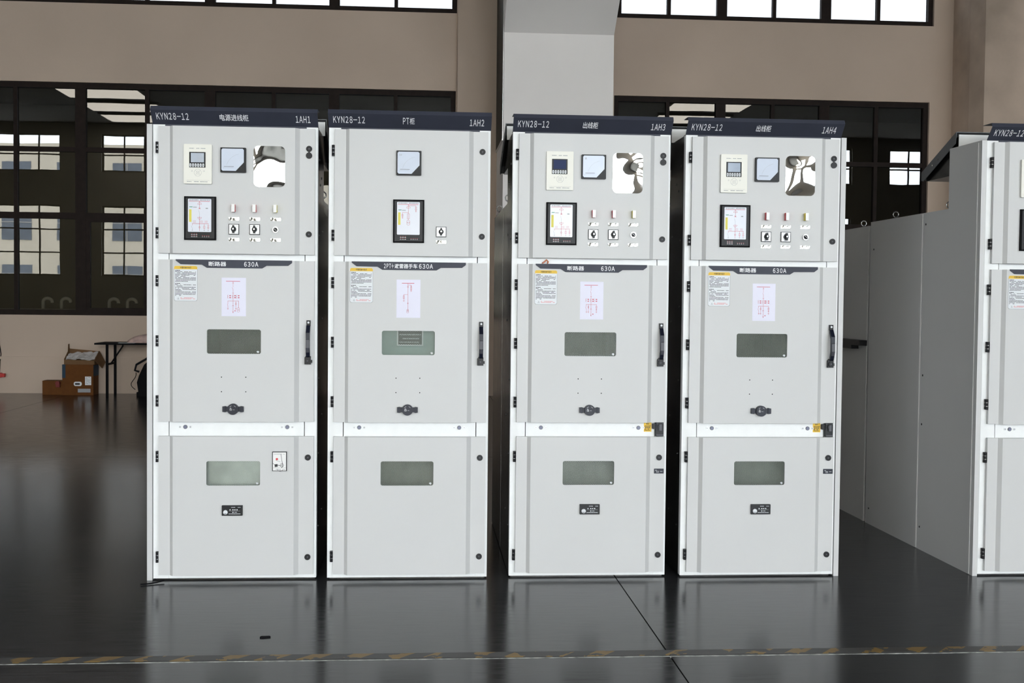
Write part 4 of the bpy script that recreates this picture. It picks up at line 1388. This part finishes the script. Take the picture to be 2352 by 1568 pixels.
def carton(name, x0, x1, y0, y1, z1, label, blue):
    c = empty(name, ((x0 + x1) / 2, (y0 + y1) / 2, 0))
    tag(c, label, 'box')
    w2, d2 = (x1 - x0) / 2, (y1 - y0) / 2
    mb = MB()
    mb.box(-w2, w2, -d2, d2, 0, z1)
    obj('body', mb.mesh('body', 'carton'), c)
    obj('tape', MB().box(-w2 - 0.001, w2 + 0.001, -0.03, 0.03, z1, z1 + 0.0012).mesh('tape', 'carton_pale'), c)
    if blue:
        obj('printed_panel', MB().box(-w2 - 0.0015, -w2 + 0.045, -d2 - 0.0015, d2, z1 * 0.56, z1 + 0.0005).mesh('printed_panel', 'carton_blue'), c, label='blue printed corner')
        obj('printed_panel', MB().box(w2, w2 + 0.0015, -d2 + 0.005, d2, z1 * 0.62, z1 - 0.01).mesh('printed_panel', 'carton_blue'), c)
        obj('hand_hole', MB().prism(rrect(-0.055, 0.055, z1 * 0.30, z1 * 0.44, 0.025, 5), -d2 - 0.002, -d2 - 0.0002).mesh('hand_hole', 'label_white'), c, (0.0, 0, 0))
        obj('hand_grip', MB().prism(rrect(-0.04, 0.03, z1 * 0.335, z1 * 0.40, 0.012, 5), -d2 - 0.003, -d2 - 0.0021).mesh('hand_grip', 'ink_black'), c)
        obj('paper_label', MB().box(0.10, 0.185, -d2 - 0.0015, -d2 - 0.0002, z1 * 0.33, z1 * 0.61).mesh('paper_label', 'label_white'), c)
        pr = MB()
        rnd = random.Random(12)
        for k in range(6):
            dashes(pr, 0.108, 0.178, z1 * 0.57 - 0.017 * k, 0.006, -d2 - 0.002, 0, rnd, 0.7)
        obj('label_print', pr.mesh('label_print', 'ink_grey'), c)
        obj('printed_bar', MB().box(0.0, 0.175, -d2 - 0.0012, -d2 - 0.0002, z1 * 0.09, z1 * 0.21).mesh('printed_bar', 'ink_grey'), c)
    return c
carton('cardboard_box', -5.075, -4.645, 17.33, 17.60, 0.432, 'orange brown carton with blue corners under the open carton', True)
carton('cardboard_box', -5.365, -5.080, 17.38, 17.60, 0.198, 'low orange brown carton on the floor beside the taller one', False)
tag(obj('red_cap', MB().disc(0, 0.012, 0.030, -0.045, 0.02, 0, 18).box(-0.028, 0.028, -0.022, 0.0, -0.045, 0.0).mesh('red_cap', 'dark_red'), loc=(-5.14, 17.36, 0.155)),
    'dark red round cap leaning on the low carton', 'cap')

oc = empty('open_carton', (-4.83, 17.465, 0.4335))
tag(oc, 'open brown carton with raised flaps and plastic film on the taller carton', 'box')
mb = MB()
mb.box(-0.22, 0.20, -0.135, 0.125, 0.0, 0.006)
mb.prism_x([(-0.135, 0.006), (0.125, 0.006), (0.125, 0.225), (-0.135, 0.075)], -0.22, -0.214)
mb.prism_x([(-0.135, 0.006), (0.125, 0.006), (0.125, 0.185), (-0.135, 0.060)], 0.194, 0.20)
mb.prism([(-0.214, 0.006), (0.194, 0.006), (0.194, 0.055), (-0.214, 0.070)], -0.135, -0.129)
mb.prism([(-0.214, 0.006), (0.194, 0.006), (0.194, 0.18), (-0.214, 0.215)], 0.119, 0.125)
obj('body', mb.mesh('body', 'carton_pale'), oc)
obj('flap', MB().prism_x([(0.04, 0.181), (0.12, 0.225), (0.115, 0.285), (0.06, 0.28)], -0.219, -0.215).mesh('flap', 'carton_pale'), oc)
obj('flap', MB().add([(0.2005, -0.13, 0.06), (0.2005, 0.12, 0.18), (0.285, 0.12, 0.02), (0.275, -0.02, -0.06), (0.206, -0.13, 0.062), (0.206, 0.12, 0.182), (0.290, 0.12, 0.022), (0.280, -0.02, -0.058)],
    [(0, 1, 2, 3), (7, 6, 5, 4), (0, 4, 5, 1), (1, 5, 6, 2), (2, 6, 7, 3), (3, 7, 4, 0)]).mesh('flap', 'carton_pale'), oc)
fm = MB()
rnd = random.Random(21)
gx, gy = 13, 7
for j in range(gy):
    for i in range(gx):
        fm.v.append((-0.208 + 0.398 * i / (gx - 1), -0.126 + 0.242 * j / (gy - 1), 0.052 + 0.035 * rnd.random() + 0.105 * j / gy))
for j in range(gy - 1):
    for i in range(gx - 1):
        a = j * gx + i
        fm.f.append((a, a + 1, a + gx + 1, a + gx))
        fm.m.append(0)
obj('plastic_film', fm.mesh('plastic_film', 'bag_film'), oc, label='crumpled clear plastic film')

def folding_table(loc, L, D, label):
    t = empty('folding_table', loc)
    tag(t, label, 'table')
    obj('tabletop', MB().box(0, L, -D / 2, D / 2, 0.728, 0.752).mesh('tabletop', 'black_matt'), t)
    for lx in (0.16, L - 0.16):
        for ly in (-D / 2 + 0.06, D / 2 - 0.06):
            obj('leg', MB().box(lx - 0.017, lx + 0.017, ly - 0.012, ly + 0.012, 0, 0.728).mesh('leg', 'black_matt'), t)
        obj('crossbar', MB().box(lx - 0.012, lx + 0.012, -D / 2 + 0.072, D / 2 - 0.072, 0.44, 0.465).mesh('crossbar', 'black_matt'), t)
        s = 1 if lx < L / 2 else -1
        obj('brace', MB().tube([(lx, 0, 0.455), (lx + s * 0.16, 0, 0.70), (lx + s * 0.16, 0, 0.728)], 0.011, 0, 6).mesh('brace', 'black_matt'), t)
    return t
folding_table((-4.55, 17.30, 0), 1.8, 0.56, 'black folding table standing under the tall window')

def lump(name, m, sx, sy, sz, seed, nx=14, ny=10):
    """soft bag: a closed mound on a flat base"""
    rnd = random.Random(seed)
    mb = MB()
    ph = [rnd.uniform(0, 6.28) for _ in range(6)]
    for j in range(ny + 1):
        t = j / ny * math.pi / 2
        for i in range(nx):
            a = 2 * math.pi * i / nx
            r = math.cos(t) ** 0.7 * (1 + 0.10 * math.sin(3 * a + ph[0]) + 0.07 * math.sin(5 * a + ph[1] + 3 * t))
            mb.v.append((sx * r * math.cos(a), sy * r * math.sin(a), sz * math.sin(t) * (1 + 0.12 * math.sin(2 * a + ph[2]))))
    for j in range(ny):
        for i in range(nx):
            k = (i + 1) % nx
            mb.f.append((j * nx + i, j * nx + k, (j + 1) * nx + k, (j + 1) * nx + i))
            mb.m.append(0)
    mb.f.append(list(range(nx))[::-1])
    mb.m.append(0)
    return mb.mesh(name, m, smooth=True)
tag(obj('plastic_bag', lump('plastic_bag', 'bag_pink', 0.27, 0.17, 0.115, 5), loc=(-3.86, 17.28, 0.752)), 'crumpled pinkish plastic bag lying on the black folding table', 'bag')
tag(obj('paper_sheet', MB().box(-0.11, 0.11, -0.06, 0.06, 0, 0.003).mesh('paper_sheet', 'label_white'), loc=(-4.12, 17.09, 0.752)), 'white paper lying at the edge of the black folding table', 'paper')

tc_ = empty('tool_case', (-3.83, 17.25, 0))
tag(tc_, 'black machine with handle and loose cord under the folding table', 'machine')
obj('body', MB().prism([(-0.14, 0.06), (0.22, 0.06), (0.22, 0.50), (0.02, 0.52), (-0.06, 0.45), (-0.13, 0.30), (-0.16, 0.20)], -0.14, 0.16).mesh('body', 'black_matt'), tc_)
obj('foot', MB().box(-0.17, 0.20, -0.12, 0.14, 0.0, 0.06).mesh('foot', 'black_matt'), tc_)
obj('handle', MB().tube([(-0.16, 0.0, 0.34), (-0.22, 0.0, 0.36), (-0.20, 0.0, 0.44), (-0.05, 0.0, 0.53), (0.02, 0, 0.56), (0.10, 0, 0.50)], 0.016, 0, 8).mesh('handle', 'black_plastic'), tc_)
obj('cord', MB().tube([(-0.17 + 0.03 * math.sin(k * 0.5) - 0.05 * math.sin(k / 12 * math.pi), -0.15, 0.34 - k * 0.02) for k in range(13)], 0.005, 0, 6).mesh('cord', 'black_matt'), tc_)

pg = empty('industrial_plug', (-6.02, 17.58, 0.20))
tag(pg, 'red industrial plug hanging on its cable against the wall', 'plug')
obj('body', MB().disc(0, 0.06, 0.036, -0.03, 0.06, 0, 16).box(-0.03, 0.07, -0.022, 0.04, 0.035, 0.085).mesh('body', 'red_plastic'), pg)
obj('cable', MB().tube([(-0.02, 0.055, 0.096), (-0.015, 0.058, 0.25), (0.0, 0.058, 0.36), (-0.02, 0.058, 0.5), (-0.025, 0.058, 0.92)], 0.006, 0, 6).mesh('cable', 'black_matt'), pg)

hook = MB().tube([(0, 0, 0), (0, 0, 0.10)] + [(0.065 - 0.065 * math.cos(a), 0, 0.10 + 0.05 * math.sin(a)) for a in [math.pi * k / 8 for k in range(1, 9)]] + [(0.13, 0, 0.085)], 0.026, 0, 8).mesh('bent_pipe', 'lamp_white', True)
for hx in (-5.50, -5.24, -4.56, -4.30):
    o = obj('bent_pipe', hook, loc=(hx, 17.87, 1.216))
    tag(o, 'white bent pipe standing inside on the window sill', 'pipe', 'white pipes on the window sill')

# small things on the floor and on the doors
tag(obj('floor_wire', MB().tube([(-1.36, 5.90, 0.005), (-1.33, 5.91, 0.005), (-1.29, 5.935, 0.006), (-1.26, 5.965, 0.01)], 0.0035, 0, 6).mesh('floor_wire', 'black_matt')),
    'short black wire on the floor at the foot of cabinet 1AH1', 'wire')
def scrap(name, loc, rz, L, m, label, cat='scrap'):
    o = obj(name, MB().prism_z([(-L, -0.006), (-L * 0.4, -0.010), (L, -0.004), (L * 0.8, 0.007), (-L * 0.7, 0.008)], 0.0, 0.005).mesh(name, m), loc=loc, rot=(0, 0, rz))
    tag(o, label, cat)
scrap('floor_scrap', (-0.64, 4.975, 0), 0.1, 0.022, 'black_matt', 'small black scrap on the floor in front of cabinet 1AH1')
tag(obj('wire_scrap', MB().tube([(0, 0, 0.004), (0.012, 0.0, 0.012), (0.022, 0.002, 0.022), (0.03, 0.0, 0.012), (0.026, -0.003, 0.004)], 0.004, 0, 6).mesh('wire_scrap', 'copper'), loc=(0.598, 6.001, 1.588)),
    'orange scrap of wire lying on top of the middle door of cabinet 1AH3', 'scrap')
